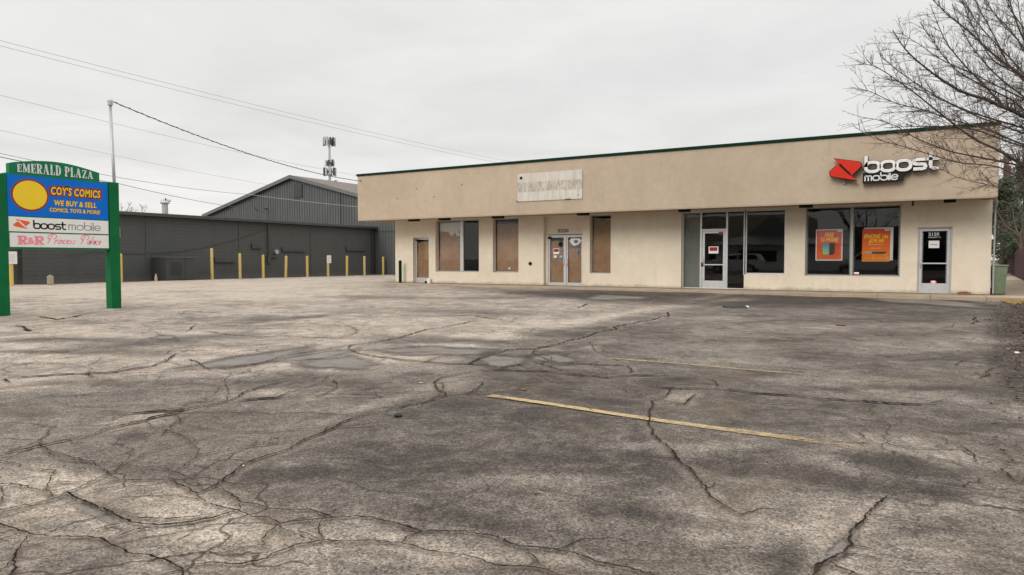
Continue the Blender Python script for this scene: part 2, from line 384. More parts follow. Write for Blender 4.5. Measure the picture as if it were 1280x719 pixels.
C(420, 340, .016, (530, 370), (700, 370), (850, 378), (940, 382), (1010, 390), (1100, 382), (1280, 385)); C(420, 340, .012, (740, 290), (730, 300), (780, 320), (830, 335))
C(420, 340, .010, (720, 330), (780, 345), (870, 370), (940, 382)); C(420, 340, .012, (830, 335), (960, 340), (1070, 345), (1100, 360), (1095, 375))
C(420, 340, .02, (45, 290), (50, 280), (70, 275)); C(420, 340, .03, (380, 165), (520, 165), (640, 178)); C(420, 340, .035, (900, 135), (940, 118), (970, 122))
C(420, 340, .013, (1245, 430), (1230, 460), (1180, 495), (1165, 520), (1168, 545), (1160, 566), (1180, 590), (1175, 600), (1210, 632), (1250, 660), (1275, 700), (1285, 712), (1320, 730), (1345, 765), (1377, 800), (1390, 832), (1437, 862), (1470, 882), (1520, 905))
C(420, 340, .008, (1250, 432), (1200, 428), (1100, 408)); C(420, 340, .01, (490, 458), (450, 450))
C(420, 520, .011, (0, 380), (60, 376), (130, 380), (180, 395), (230, 405), (280, 420), (320, 437), (400, 435), (460, 437), (530, 447), (600, 460), (640, 480), (680, 495), (760, 500), (860, 515), (930, 535), (980, 555), (1060, 570), (1160, 596), (1300, 640))
C(420, 520, .008, (-60, 466), (0, 467), (130, 465), (240, 475), (290, 488), (330, 505), (400, 515), (480, 525), (530, 540), (590, 565), (720, 572), (790, 585), (850, 610))
C(420, 520, .005, (720, 572), (750, 545), (700, 500)); C(420, 520, .008, (240, 475), (270, 450), (320, 437)); C(420, 520, .003, (980, 560), (1080, 545), (1200, 548), (1280, 540))
C(850, 340, .011, (-80, 430), (0, 435), (130, 437), (200, 445), (300, 457), (400, 462), (540, 475), (640, 480), (760, 487), (900, 495), (980, 500))
C(850, 340, .010, (90, 395), (130, 408), (140, 430)); C(850, 340, .012, (60, 455), (40, 470), (20, 490), (15, 500))
C(850, 340, .010, (1020, 350), (1050, 330), (1100, 325)); C(850, 340, .010, (1110, 400), (1150, 385), (1160, 360)); C(850, 340, .014, (1090, 165), (1110, 185), (1080, 195), (1115, 200))
C(850, 340, .012, (720, 235), (800, 238), (880, 235)); C(850, 340, .02, (380, 250), (440, 258), (520, 250)); C(850, 340, .01, (1250, 345), (1280, 335))
C(850, 520, .014, (490, 620), (510, 550), (560, 525), (610, 500), (640, 470), (625, 455), (640, 415), (680, 385), (715, 340), (750, 312), (775, 295))
C(850, 520, .005, (555, 540), (600, 560), (640, 572), (690, 600)); C(850, 520, .006, (975, 75), (1000, 105)); C(850, 520, .007, (1040, 105), (1095, 145), (1100, 180))
C(850, 520, .010, (1105, 225), (1120, 250), (1160, 268)); C(850, 520, .009, (1190, 190), (1220, 215), (1235, 232), (1255, 235)); C(850, 520, .006, (1225, 145), (1250, 165)); C(850, 520, .007, (980, 450), (1040, 470))
C(850, 520, .005, (1060, 545), (1130, 560), (1180, 590)); C(850, 520, .004, (1120, 420), (1200, 440), (1270, 430))

def jag(P, seg, amp, rr):
    """walk a coarse polyline and break it up into a jagged crack"""
    out_ = [P[0]]
    for a, b in zip(P[:-1], P[1:]):
        L = (b-a).length; n = max(1, int(L/seg)); d = (b-a).normalized() if L > 0 else Vector((1, 0)); nn = Vector((-d.y, d.x))
        for i in range(1, n+1):
            out_.append(a+(b-a)*(i/n)+(nn*rr.gauss(0, amp)+d*rr.gauss(0, amp*.4) if i < n else nn*0))
    return out_
crack_world = []; mbc = MB(); rr = random.Random(3)
def rndcrack(wd, P, thin=.9, world=False):
    pts = [Vector(p) for p in P] if world else [Vector(atZ(x, y, 0)[:2]) for x, y in P]
    dist = sum(p.length for p in pts)/len(pts); wd = wd*(.85+dist/20)
    seg = max(.018, dist*.0048)
    J = jag(jag(pts, max(.14, dist*.03), min(.040, dist*.0055), rr), seg, min(seg*.20, .02), rr)
    crack_world.append((J, wd))
    n = len(J); ws = []; q = rr.uniform(0, 9)
    for i in range(n):
        tip = min(1, (i+.4)/3, (n-i-.6)/3)
        ws.append(wd*.62*tip*(.25+abs(math.sin(q+i*.13))*.7+rr.random()**2*1.3)+.0008)
    for i in range(n):      # a crack lying across the view is as broad as it reads: measure its opening against the distance
        p = J[i]; dd_ = max(1.5, p.length); rh = p.normalized(); d = (J[min(i+1, n-1)]-J[max(i-1, 0)]).normalized(); nn = Vector((-d.y, d.x))
        k_ = math.hypot(abs(nn.x*rh.y-nn.y*rh.x)*F/dd_, abs(nn.dot(rh))*F*CH/dd_**2); tgt = 1.25*(wd/(.85+dist/20)/.012)**.45*min(1, (i+1)/5, (n-i)/5)*(.45+.75*abs(math.sin(q+i*.11))+.45*rr.random())
        ws[i] = min(max(ws[i], tgt*thin/k_), .05)
    L = []; Q = []
    for i in range(n):
        d = (J[min(i+1, n-1)]-J[max(i-1, 0)]).normalized(); nn = Vector((-d.y, d.x)); L.append(J[i]+nn*ws[i]*rr.uniform(.3, .7)); Q.append(J[i]-nn*ws[i]*rr.uniform(.3, .7))
    zz = lambda p: float(lot_z(p.x, p.y))
    mbc.add([(p.x, p.y, zz(p)+.0075) for p in L]+[(p.x, p.y, zz(p)+.0075) for p in Q], [(n+i, n+i+1, i+1, i) for i in range(n-1)])
for P, wd in CR: rndcrack(wd, P)
# fine web of older cracks over the pale far half of the lot and the worn right side
base_cr = list(crack_world)
for _ in range(95):
    J0, w0_ = rr.choice(base_cr); p = J0[rr.randrange(len(J0))].copy()
    if p.length < 4.0: continue
    a = rr.choice((YAW, YAW+pi/2, YAW+.8, YAW-.7, 0, pi/2))+rr.choice((0, pi))+rr.gauss(0, .3); L = rr.uniform(.6, 2.6)*(p.length/9)**.5; P = [p]
    for k in range(rr.randint(5, 9)): a += rr.gauss(0, .32); P.append(P[-1]+Vector((cos(a), sin(a)))*L/6)
    if max(q.y for q in P) < 24.5 and min(q.x for q in P) > -34: rndcrack(.006, P, rr.uniform(.3, .5), True)
# lesser secondary cracks branching from the traced ones
for J, wd in list(crack_world):
    if len(J) < 8: continue
    for _ in range(max(1, len(J)//22)):
        i = rr.randrange(2, len(J)-2); p = J[i]; d0 = (J[i+1]-J[i]).normalized(); a = rr.choice((-1, 1))*rr.uniform(.6, 1.4)
        d = Vector((d0.x*cos(a)-d0.y*sin(a), d0.x*sin(a)+d0.y*cos(a))); dist = p.length; st = max(.035, dist*.008)
        pts = [p]
        for k in range(rr.randint(5, 18)):
            a = rr.gauss(0, .4); d = Vector((d.x*cos(a)-d.y*sin(a), d.x*sin(a)+d.y*cos(a))); pts.append(pts[-1]+d*st*rr.uniform(.5, 1.2))
        n = len(pts); ww = [wd*.34*(1-k/n)+.0015 for k in range(n)]
        mbc.add([(q.x, q.y, float(lot_z(q.x, q.y))+.0035) for q in pts]+[(q.x+ww[k], q.y-ww[k], float(lot_z(q.x, q.y))+.0035) for k, q in enumerate(pts)], [(n+k, n+k+1, k+1, k) for k in range(n-1)])

# dense disc of ground round the camera: fine where the photo looks, coarse elsewhere
yawc = pi/2+YAW
a1 = np.linspace(yawc-R(40), yawc+R(40), 760); a0 = np.linspace(yawc+R(40), yawc+R(320), 90)[1:-1]
ang = np.concatenate([a1, a0]); rad = np.concatenate([[.25, .6, 1.0], np.geomspace(1.5, 75, 560)])
A, Rr_ = np.meshgrid(ang, rad); X = Rr_*np.cos(A); Y = Rr_*np.sin(A); Zg = lot_z(X, Y)
nA, nR = len(ang), len(rad)
# survey photo position of every vertex, to lay out the stains where they are on the lot
dx, dy, dz = X, Y, Zg-CH
den = dx*_fw[0]+dy*_fw[1]+dz*_fw[2]; den = np.where(den > .05, den, np.nan)
PX = 640+F*(dx*_rt[0]+dy*_rt[1])/den; PY = 359.5-F*(dx*_up[0]+dy*_up[1]+dz*_up[2])/den
PX = np.where(np.isnan(PX), -9999, PX); PY = np.where(np.isnan(PY), -9999, PY)
def ell(x, y, rx, ry, rot=0, soft=.5):
    c, s = cos(R(rot)), sin(R(rot)); u = ((PX-x)*c+(PY-y)*s)/rx; v = (-(PX-x)*s+(PY-y)*c)/ry
    th = np.arctan2(v, u); q = x*.37+y*.91
    d = np.sqrt(u*u+v*v)*(1+.16*np.sin(2*th+q)+.13*np.sin(3*th+q*1.7)+.09*np.sin(5*th+q*2.3)+.05*np.sin(9*th+q*.7)); return np.clip((1+soft-d)/(2*soft), 0, 1)
def poly(pts, soft):
    pts = np.array(pts, float); ins = np.zeros(PX.shape, bool); dm = np.full(PX.shape, 1e9)
    for (x0, y0), (x1, y1) in zip(pts, np.roll(pts, -1, 0)):
        c = ((y0 > PY) != (y1 > PY)) & (PX < (x1-x0)*(PY-y0)/((y1-y0) if y1 != y0 else 1e-9)+x0); ins ^= c
        t = np.clip(((PX-x0)*(x1-x0)+(PY-y0)*(y1-y0))/((x1-x0)**2+(y1-y0)**2), 0, 1); dm = np.minimum(dm, np.hypot(PX-x0-t*(x1-x0), (PY-y0-t*(y1-y0))*2))
    return np.clip(.5+np.where(ins, dm, -dm)/(2*soft), 0, 1)
tone = np.full(PX.shape, .50)
def lay(mk, v, k=1.0):
    global tone; tone = tone+(v-tone)*mk*k
# broad tonal zones
lay(poly([(-300, 345), (700, 345), (860, 372), (700, 400), (560, 455), (300, 480), (-300, 500)], 22), .78, .9)
lay(poly([(-300, 350), (500, 345), (420, 375), (-300, 372)], 12), .95, .9)
lay(poly([(545, 470), (600, 455), (880, 475), (1240, 500), (1290, 560), (1290, 610), (1100, 610), (860, 560), (820, 640), (560, 610), (330, 620), (270, 590), (480, 520)], 20), .36, .9)
lay(poly([(650, 432), (760, 400), (920, 384), (1290, 385), (1290, 495), (880, 475), (700, 462)], 12), .42, .8)
lay(poly([(110, 590), (60, 560), (200, 522), (330, 505), (540, 500), (480, 520), (270, 600), (180, 602)], 14), .40, .85)
lay(poly([(0, 600), (120, 585), (235, 610), (330, 650), (600, 690), (600, 740), (-40, 740), (-40, 600)], 14), .66, .9)
lay(poly([(280, 610), (520, 590), (860, 620), (880, 725), (700, 690), (520, 660), (400, 640)], 18), .46, .8)
lay(poly([(1000, 640), (1100, 600), (1290, 610), (1290, 730), (1020, 730)], 20), .60, .8)
lay(poly([(740, 362), (1200, 376), (1240, 384), (1000, 384), (760, 376), (640, 366)], 7), .16, .85)
lay(poly([(1245, 385), (1300, 385), (1300, 500), (1255, 500), (1235, 440)], 14), .12, .85)
L_ = [  # x,y,rx,ry,rot,value
 (250, 632, 60, 10, 8, 1.0), (200, 652, 70, 9, 3, .98), (310, 668, 70, 12, 8, .98), (60, 600, 60, 12, 0, .95), (60, 635, 70, 9, 0, .92), (560, 690, 55, 12, 10, .95), (450, 655, 40, 9, 5, .9), (380, 700, 70, 12, 0, .88),
 (480, 668, 60, 5, 8, .95), (690, 700, 40, 6, 10, .85), (870, 640, 60, 10, 10, .82), (1070, 590, 60, 9, 15, .8), (1180, 570, 80, 9, 8, .82), (1100, 550, 70, 8, 0, .78), (840, 500, 22, 9, 0, .9), (700, 540, 30, 9, 0, .72), (660, 600, 50, 8, 0, .72),
 (780, 560, 26, 6, 0, .8), (880, 560, 50, 7, 0, .7), (1010, 660, 90, 9, 0, .72), (900, 420, 120, 5, 0, .62), (1180, 430, 70, 8, 0, .78), (1030, 410, 70, 4, 0, .7), (1150, 405, 60, 4, 0, .66), (1050, 480, 60, 8, 0, .75),
 (1170, 495, 90, 7, 0, .72), (960, 455, 80, 5, 0, .66), (880, 398, 60, 3, 0, .72), (820, 388, 60, 3, -10, .85), (905, 377, 35, 2.5, -5, .82), (560, 480, 35, 8, -18, .85), (470, 505, 60, 5, -18, .8), (200, 520, 60, 5, -8, .98), (170, 525, 45, 6, -8, .95),
 (30, 480, 50, 6, -6, .92), (110, 465, 60, 5, -4, .85), (520, 445, 90, 5, -4, .86), (600, 425, 130, 6, -10, .9), (700, 405, 120, 5, -10, .9), (380, 500, 50, 4, -12, .85), (340, 490, 20, 3, 0, .9), (450, 400, 90, 4, 0, .9), (350, 415, 70, 4, 0, .88),
 (1020, 680, 20, 10, -50, .9), (800, 445, 50, 3, 5, .6), (730, 435, 40, 3, -8, .7), (620, 408, 160, 4, -2, .88),
]
D_ = [
 (70, 425, 70, 3, 0, .30), (130, 440, 90, 3, 0, .34), (200, 428, 60, 4, -4, .28), (50, 440, 40, 2.5, 0, .3), (330, 400, 40, 3, -6, .4), (400, 395, 60, 2, -6, .4), (270, 420, 50, 3, -4, .35), (470, 372, 60, 2, 0, .45), (120, 402, 40, 2, 0, .4), (250, 398, 30, 2, 0, .45),
 (100, 480, 90, 5, -3, .38), (250, 482, 90, 7, -4, .36), (330, 478, 60, 6, -4, .34), (300, 510, 120, 8, -6, .38), (180, 590, 60, 8, 6, .24), (260, 603, 40, 4, 6, .3), (370, 470, 40, 5, 0, .36), (50, 520, 50, 5, 0, .42), (20, 500, 40, 3, 0, .5),
 (505, 565, 50, 11, -4, .20), (470, 575, 60, 10, -4, .27), (440, 480, 60, 6, 4, .32), (520, 468, 40, 3, 0, .3), (550, 425, 45, 4, 3, .30), (625, 428, 35, 4, 3, .26), (500, 425, 40, 4, 3, .34), (690, 443, 40, 5, 0, .30), (560, 440, 26, 4, 0, .34),
 (690, 535, 60, 10, 6, .24), (745, 575, 55, 12, 6, .20), (700, 560, 60, 10, 0, .30), (820, 590, 70, 12, 8, .28), (900, 585, 60, 9, 6, .16), (925, 592, 22, 4, 0, .08), (990, 590, 110, 12, 8, .20), (1070, 605, 90, 9, 8, .20), (1180, 615, 80, 8, 6, .28), (1110, 578, 40, 7, 10, .25),
 (820, 510, 50, 8, 4, .26), (900, 480, 70, 8, 4, .28), (1010, 485, 60, 4, 4, .32), (1080, 485, 60, 3, 0, .26), (1160, 530, 90, 7, 0, .28), (1230, 535, 50, 5, 0, .18), (1250, 490, 60, 8, 0, .28), (880, 380, 100, 3, 2, .18), (950, 395, 26, 1.5, 0, .12), (700, 368, 90, 2.5, 2, .2),
 (760, 372, 80, 3, 2, .22), (590, 390, 80, 3, 2, .32), (640, 372, 50, 2, 0, .35), (720, 415, 50, 4, 0, .28), (690, 418, 40, 3, 0, .30), (830, 420, 60, 5, 0, .36), (1090, 420, 80, 2.5, 2, .25), (1000, 425, 60, 3, 0, .4), (1150, 448, 60, 4, 0, .3), (1080, 400, 90, 3, 0, .33), (1170, 390, 80, 4, 0, .26),
 (1240, 700, 40, 14, 0, .4), (1180, 660, 60, 10, 0, .36), (880, 655, 50, 8, 10, .34), (770, 640, 70, 12, 0, .34), (600, 650, 80, 10, 8, .30), (60, 710, 60, 12, -25, .28), (130, 700, 50, 12, -30, .3), (10, 690, 30, 12, 0, .4), (990, 700, 22, 22, -30, .25), (640, 712, 60, 8, 0, .35), (850, 690, 60, 10, 0, .38), (150, 640, 50, 5, 12, .3), (450, 710, 50, 6, 0, .45),
 (440, 585, 30, 8, 0, .3), (600, 520, 50, 8, 0, .36), (780, 480, 90, 5, 3, .30), (700, 470, 80, 5, 0, .32), (1030, 520, 60, 6, 0, .45), (340, 585, 60, 10, 0, .36),
]
for x, y, rx, ry, ro, v in L_: lay(ell(x, y, rx, ry, ro, .8), v, .62)
for x, y, rx, ry, ro, v in D_: lay(ell(x, y, rx, ry, ro, .7), v, .66)
wet = np.zeros(PX.shape)
for x, y, rx, ry, ro in [(315, 449, 58, 5, -9), (395, 445, 35, 3, -8), (425, 454, 32, 6, 0), (545, 439, 50, 4.5, 0), (628, 451, 27, 5, 0), (1155, 377, 60, 3.5, 3), (690, 448, 22, 4, 0), (205, 422, 14, .0+1.5, 0), (1068, 667, 5, 8, 30), (1047, 687, 14, 6, -38), (118, 640, 24, 5, 22), (770, 372, 40, 2, 0)]:
    k = ell(x, y, rx, ry, ro, .22); ring = ell(x, y, rx*1.22, ry*1.45, ro, .30)*(1-k)
    tone = tone*(1-ring*.75); tone = tone+(.48-tone)*k; wet = np.maximum(wet, k)
for x, y, rx, ry, ro in [(315, 449, 58, 5, -9)]: pass
# pale dust and lifted fines along the old cracks
pts = np.array([[p.x, p.y, wd] for J, wd in crack_world for p in J]); near = np.full(X.shape, 9.0)
sel = (np.abs(A-yawc) < R(40)) & (Rr_ < 45); xs = X[sel]; ys = Y[sel]; dm = np.full(xs.shape, 9.0)
cell = {}
for p in pts: cell.setdefault((int(p[0]//1.0), int(p[1]//1.0)), []).append(p[:2])
cx_, cy_ = np.floor(xs).astype(int), np.floor(ys).astype(int); key = cx_*10007+cy_; order = np.argsort(key, kind='stable'); ks = key[order]; bnd = np.flatnonzero(np.diff(ks))+1
for grp in np.split(order, bnd):
    i, j = cx_[grp[0]], cy_[grp[0]]; q = [p for a in (-1, 0, 1) for b in (-1, 0, 1) for p in cell.get((i+a, j+b), [])]
    if q:
        q = np.array(q); dm[grp] = np.sqrt(((xs[grp, None]-q[None, :, 0])**2+(ys[grp, None]-q[None, :, 1])**2).min(1))
near[sel] = dm
hl = np.clip(1-near/np.maximum(.09, Rr_*.012), 0, 1)
tone = tone+(np.clip(tone+.30, 0, 1)-tone)*hl*.65
Zg = Zg+np.clip(1-near/.14, 0, 1)*-.006
vs = np.stack([X.ravel(), Y.ravel(), Zg.ravel()], 1); fs = []
idx = np.arange(nA*nR).reshape(nR, nA); nxt = np.roll(idx, -1, 1)
Q = np.stack([idx[:-1], idx[1:], nxt[1:], nxt[:-1]], -1).reshape(-1, 4)[:, ::-1]
me = bpy.data.meshes.new('parking_lot'); me.vertices.add(len(vs)+1); me.vertices.foreach_set('co', np.vstack([vs, [[0, 0, 0]]]).ravel())
tri = np.stack([idx[0], nxt[0], np.full(nA, len(vs))], 1)
me.loops.add(Q.size+tri.size); me.loops.foreach_set('vertex_index', np.concatenate([Q.ravel(), tri.ravel()]).astype(np.int32))
me.polygons.add(len(Q)+len(tri)); me.polygons.foreach_set('loop_start', np.concatenate([np.arange(len(Q))*4, len(Q)*4+np.arange(len(tri))*3]).astype(np.int32))
me.polygons.foreach_set('loop_total', np.concatenate([np.full(len(Q), 4), np.full(len(tri), 3)]).astype(np.int32))
me.polygons.foreach_set('use_smooth', np.ones(len(Q)+len(tri), bool))
me.update(calc_edges=True); me.validate()
for nm, arr in (('wear', tone), ('damp', wet), ('crackdist', np.minimum(near, 1.))):
    at = me.attributes.new(nm, 'FLOAT', 'POINT'); at.data.foreach_set('value', np.append(arr.ravel(), .5).astype(np.float32))

def asphalt():
    m, t, b = newmat('old_asphalt'); v = objvec(t)
    at = mnode(t, 'ShaderNodeAttribute', attribute_name='wear'); wt = mnode(t, 'ShaderNodeAttribute', attribute_name='damp'); cd = mnode(t, 'ShaderNodeAttribute', attribute_name='crackdist')
    n0 = noise(t, v, .33, 5, .6, 1.2); n1 = noise(t, v, 1.25, 8, .66, 1.6); n2 = noise(t, v, 4.6, 7, .7, .9); n3 = noise(t, v, 22, 4, .7)
    tn = math_(t, 'ADD', at.outputs['Fac'], rng(t, n0, .30, .70, -.12, .12)); tn = math_(t, 'ADD', tn, rng(t, n1, .30, .70, -.17, .17)); tn = math_(t, 'ADD', tn, rng(t, n2, .3, .7, -.11, .11)); tn = math_(t, 'ADD', tn, rng(t, n3, .3, .7, -.05, .05))
    tn = math_(t, 'ADD', math_(t, 'MULTIPLY', math_(t, 'SUBTRACT', tn, .5), 1.22), .5)
    # dried puddle outlines: thin darker contour with a pale shore
    tm = noise(t, v, .62, 5, .55, .9)
    rp = mnode(t, 'ShaderNodeValToRGB'); el = rp.color_ramp.elements; el[0].position = .0; el[0].color = (.026, .021, .0165, 1); el[1].position = 1.0; el[1].color = (.42, .348, .278, 1)
    for p, c in ((.22, (.056, .0445, .035)), (.45, (.118, .098, .079)), (.7, (.205, .171, .138))): q = el.new(p); q.color = (*c, 1)
    tdev = math_(t, 'ABSOLUTE', math_(t, 'SUBTRACT', tm, .53)); tn = math_(t, 'ADD', tn, math_(t, 'MULTIPLY', rng(t, tdev, .0, .013, -.17, 0), rng(t, n2, .4, .6, .2, 1)))
    tn = math_(t, 'ADD', tn, math_(t, 'MULTIPLY', rng(t, tdev, .02, .045, .07, 0), rng(t, tm, .52, .54, 1, 0)))
    t.links.new(tn, rp.inputs[0])
    # aggregate: pale and dark stones
    vo = mnode(t, 'ShaderNodeTexVoronoi'); vo.inputs['Scale'].default_value = 110; vo.inputs['Randomness'].default_value = 1; t.links.new(v, vo.inputs['Vector'])
    sx = mnode(t, 'ShaderNodeSeparateColor'); t.links.new(vo.outputs['Color'], sx.inputs[0])
    vo2 = mnode(t, 'ShaderNodeTexVoronoi'); vo2.inputs['Scale'].default_value = 34; t.links.new(v, vo2.inputs['Vector'])
    sx2 = mnode(t, 'ShaderNodeSeparateColor'); t.links.new(vo2.outputs['Color'], sx2.inputs[0])
    k = math_(t, 'MULTIPLY', rng(t, sx.outputs[0], 0, 1, .50, 1.55), rng(t, sx2.outputs[1], 0, 1, .90, 1.10))
    sc_ = mnode(t, 'ShaderNodeVectorMath', operation='SCALE'); t.links.new(rp.outputs[0], sc_.inputs[0]); t.links.new(k, sc_.inputs['Scale']); c = sc_.outputs[0]
    pale = math_(t, 'MULTIPLY', rng(t, sx.outputs[1], .80, .88, 0, 1), rng(t, tn, .3, .9, .10, .6)); c = mix(t, pale, c, (.46, .42, .37))
    dk = math_(t, 'MULTIPLY', rng(t, sx.outputs[2], .86, .92, 0, 1), .55); c = mix(t, dk, c, (.03, .027, .024))
    # brown organic film and rusty tint in places
    br = math_(t, 'MULTIPLY', rng(t, noise(t, v, .55, 5, .6, 1), .54, .70, 0, .40), 1.); c = mix(t, br, c, (.115, .080, .048))
    # pits: small dark spots
    pt = noise(t, v, 11, 2, .5, 0); c = mix(t, rng(t, pt, .735, .76, 0, .7), c, (.03, .026, .022))
    # hairline alligator cracking in patches
    dv_ = mnode(t, 'ShaderNodeVectorMath', operation='ADD'); nz = mnode(t, 'ShaderNodeTexNoise'); nz.inputs['Scale'].default_value = 2.5; nz.inputs['Detail'].default_value = 5; t.links.new(v, nz.inputs['Vector'])
    s3 = mnode(t, 'ShaderNodeVectorMath', operation='SCALE'); s3.inputs['Scale'].default_value = .5; t.links.new(nz.outputs['Color'], s3.inputs[0]); t.links.new(v, dv_.inputs[0]); t.links.new(s3.outputs[0], dv_.inputs[1])
    ve = mnode(t, 'ShaderNodeTexVoronoi', feature='DISTANCE_TO_EDGE'); ve.inputs['Scale'].default_value = 1.15; t.links.new(dv_.outputs[0], ve.inputs['Vector'])
    msk = rng(t, noise(t, v, .33, 4, .6), .49, .56, 0, 1); line = math_(t, 'MULTIPLY', rng(t, ve.outputs[0], .003, .013, 1, 0), msk)
    c = mix(t, math_(t, 'MULTIPLY', line, .8), c, (.028, .023, .02))
    ve2 = mnode(t, 'ShaderNodeTexVoronoi', feature='DISTANCE_TO_EDGE'); ve2.inputs['Scale'].default_value = .42; t.links.new(dv_.outputs[0], ve2.inputs['Vector'])
    msk2 = rng(t, noise(t, v, .2, 4, .6), .45, .55, 0, 1); line2 = math_(t, 'MULTIPLY', rng(t, ve2.outputs[0], .002, .009, 1, 0), msk2)
    c = mix(t, math_(t, 'MULTIPLY', line2, .6), c, (.03, .025, .02))
    # grime held right at the crack lips
    lip = math_(t, 'MULTIPLY', rng(t, cd.outputs['Fac'], .0, .045, .75, 0), rng(t, n2, .35, .65, .1, 1)); c = mix(t, lip, c, (.05, .038, .028))
    side = math_(t, 'MULTIPLY', rng(t, cd.outputs['Fac'], .02, .20, .62, 0), rng(t, n1, .46, .60, 0, 1)); c = mix(t, side, c, (.062, .045, .031))
    # damp film
    wk = math_(t, 'MULTIPLY', wt.outputs['Fac'], rng(t, n2, .2, .5, .75, 1)); c = mix(t, math_(t, 'MULTIPLY', wk, .55), c, (.155, .138, .118))
    t.links.new(c, b.inputs['Base Color'])
    t.links.new(rng(t, wk, .3, 1, .93, .50), b.inputs['Roughness']); b.inputs['Specular IOR Level'].default_value = .32
    h = math_(t, 'ADD', math_(t, 'MULTIPLY', vo.outputs['Distance'], -1.0), math_(t, 'MULTIPLY', n3, .8)); h = math_(t, 'ADD', h, math_(t, 'MULTIPLY', line, -2.))
    bp = mnode(t, 'ShaderNodeBump'); bp.inputs['Distance'].default_value = .006; t.links.new(h, bp.inputs['Height']); t.links.new(rng(t, wk, .2, .9, .6, .06), bp.inputs['Strength']); t.links.new(bp.outputs[0], b.inputs['Normal'])
    return m
M_asph = asphalt(); me.materials.append(M_asph)
lot = link(bpy.data.objects.new('parking_lot', me)); tag(lot, 'cracked and stained grey brown asphalt parking lot', 'parking lot', kind='structure')
m, t, b = newmat('crack_dirt'); v = objvec(t); t.links.new(mix(t, rng(t, noise(t, v, 6, 4), .4, .7, 0, 1), (.012, .010, .008), (.05, .032, .018)), b.inputs['Base Color']); b.inputs['Roughness'].default_value = 1; b.inputs['Specular IOR Level'].default_value = .1
tag(mbc.build('pavement_cracks', m), 'dark jagged cracks running across the parking lot asphalt', 'crack', kind='structure')

# ground to the horizon (weathered lot tone near, dull winter land beyond)
m, t, b = newmat('far_ground'); v = objvec(t)
c = mix(t, rng(t, noise(t, v, .06, 5, .6), .4, .6, 0, 1), (.14, .125, .10), (.10, .095, .055)); t.links.new(c, b.inputs['Base Color']); b.inputs['Roughness'].default_value = 1
g = MB(); n = 48
for r0, r1 in ((70, 300), (300, 2500)):
    for k in range(n):
        a, a2 = 2*pi*k/n, 2*pi*(k+1)/n; g.quad((r0*cos(a), r0*sin(a), -.03), (r1*cos(a), r1*sin(a), -.03), (r1*cos(a2), r1*sin(a2), -.03), (r0*cos(a2), r0*sin(a2), -.03))
tag(g.build('ground', m), 'flat ground stretching beyond the lot', 'ground', kind='structure')

# painted stall lines
def paint_mat(name, col, lo, hi):
    m, t, b = newmat(name); v = objvec(t); n = noise(t, v, 16, 6, .75, .4); n2 = noise(t, v, 2.2, 4, .6)
    c = mix(t, rng(t, noise(t, v, 60, 3, .7), .35, .65, 0, .45), col, tuple(q*.55 for q in col)); t.links.new(c, b.inputs['Base Color']); b.inputs['Roughness'].default_value = .85
    at = mnode(t, 'ShaderNodeAttribute', attribute_name='fade'); k = math_(t, 'ADD', math_(t, 'ADD', math_(t, 'MULTIPLY', n, .75), math_(t, 'MULTIPLY', n2, .35)), math_(t, 'MULTIPLY', at.outputs['Fac'], .55))
    t.links.new(rng(t, k, lo, hi, 1, 0), b.inputs['Alpha']); return m
M_line = paint_mat('worn_line_paint', (.46, .335, .17), .54, .80)
def line(P, w0, f0, f1):
    a = Vector(atZ(*P[0])[:2]); b_ = Vector(atZ(*P[1])[:2]); d = (b_-a).normalized(); nn = Vector((-d.y, d.x))*w0/2; n = 60
    vs = []; fd = []
    for i in range(n+1):
        p = a.lerp(b_, i/n); wv = 1+.06*math.sin(i*1.9)
        for s_ in (1, -1): q = p+nn*s_*wv; vs.append((q.x, q.y, float(lot_z(q.x, q.y))+.0062)); fd.append(f0+(f1-f0)*(i/n)**2)
    return vs, [(2*i, 2*i+1, 2*i+3, 2*i+2) for i in range(n)], fd
lm = MB(); FD = []
for P, wd, f0, f1 in [(((612, 497), (1010, 551)), .095, .0, .2), (((1000, 549.5), (1140, 571)), .09, .30, .62), (((762, 447), (1030, 470)), .09, .16, .34), (((1030, 470), (1190, 486)), .09, .38, .6), (((830, 411), (1040, 431)), .09, .42, .42), (((1040, 431), (1230, 447)), .10, .52, .6)]:
    vs, fs, fd = line(P, wd, f0, f1); lm.add(vs, fs); FD += fd
o = lm.build('parking_lines', M_line); at = o.data.attributes.new('fade', 'FLOAT', 'POINT'); at.data.foreach_set('value', np.array(FD, np.float32))
tag(o, 'faded yellow stall lines painted on the asphalt', 'marking', kind='structure')

# sidewalk with joints, alley slab
def slab(name, xs, y0, y1, z0, z1, m, lab, gap=.012):
    b_ = MB()
    for a, c in zip(xs[:-1], xs[1:]): b_.box(a+gap/2, c-gap/2, y0, y1, z0, z1)
    b_.box(xs[0]+.05, xs[-1]-.05, y0+.05, y1-.05, z0, z1-.02)
    o = b_.build(name, m, bevel=.012); return tag(o, lab, 'pavement', kind='structure')
def conc(name, c0, c1):
    m, t, b = newmat(name); v = objvec(t); n = noise(t, v, 1.3, 6, .65, .6); n2 = noise(t, v, 45, 3, .7)
    c = mix(t, rng(t, n, .32, .68, 0, 1), c0, c1); c = mix(t, rng(t, n2, .3, .7, 0, .3), c, tuple(q*.6 for q in c1)); t.links.new(c, b.inputs['Base Color']); b.inputs['Roughness'].default_value = .92
    bump(t, b, n2, .3, .004); return m
M_conc = conc('sidewalk_concrete', (.47, .375, .27), (.34, .26, .18)); M_conc2 = conc('alley_concrete', (.33, .26, .18), (.17, .13, .09))
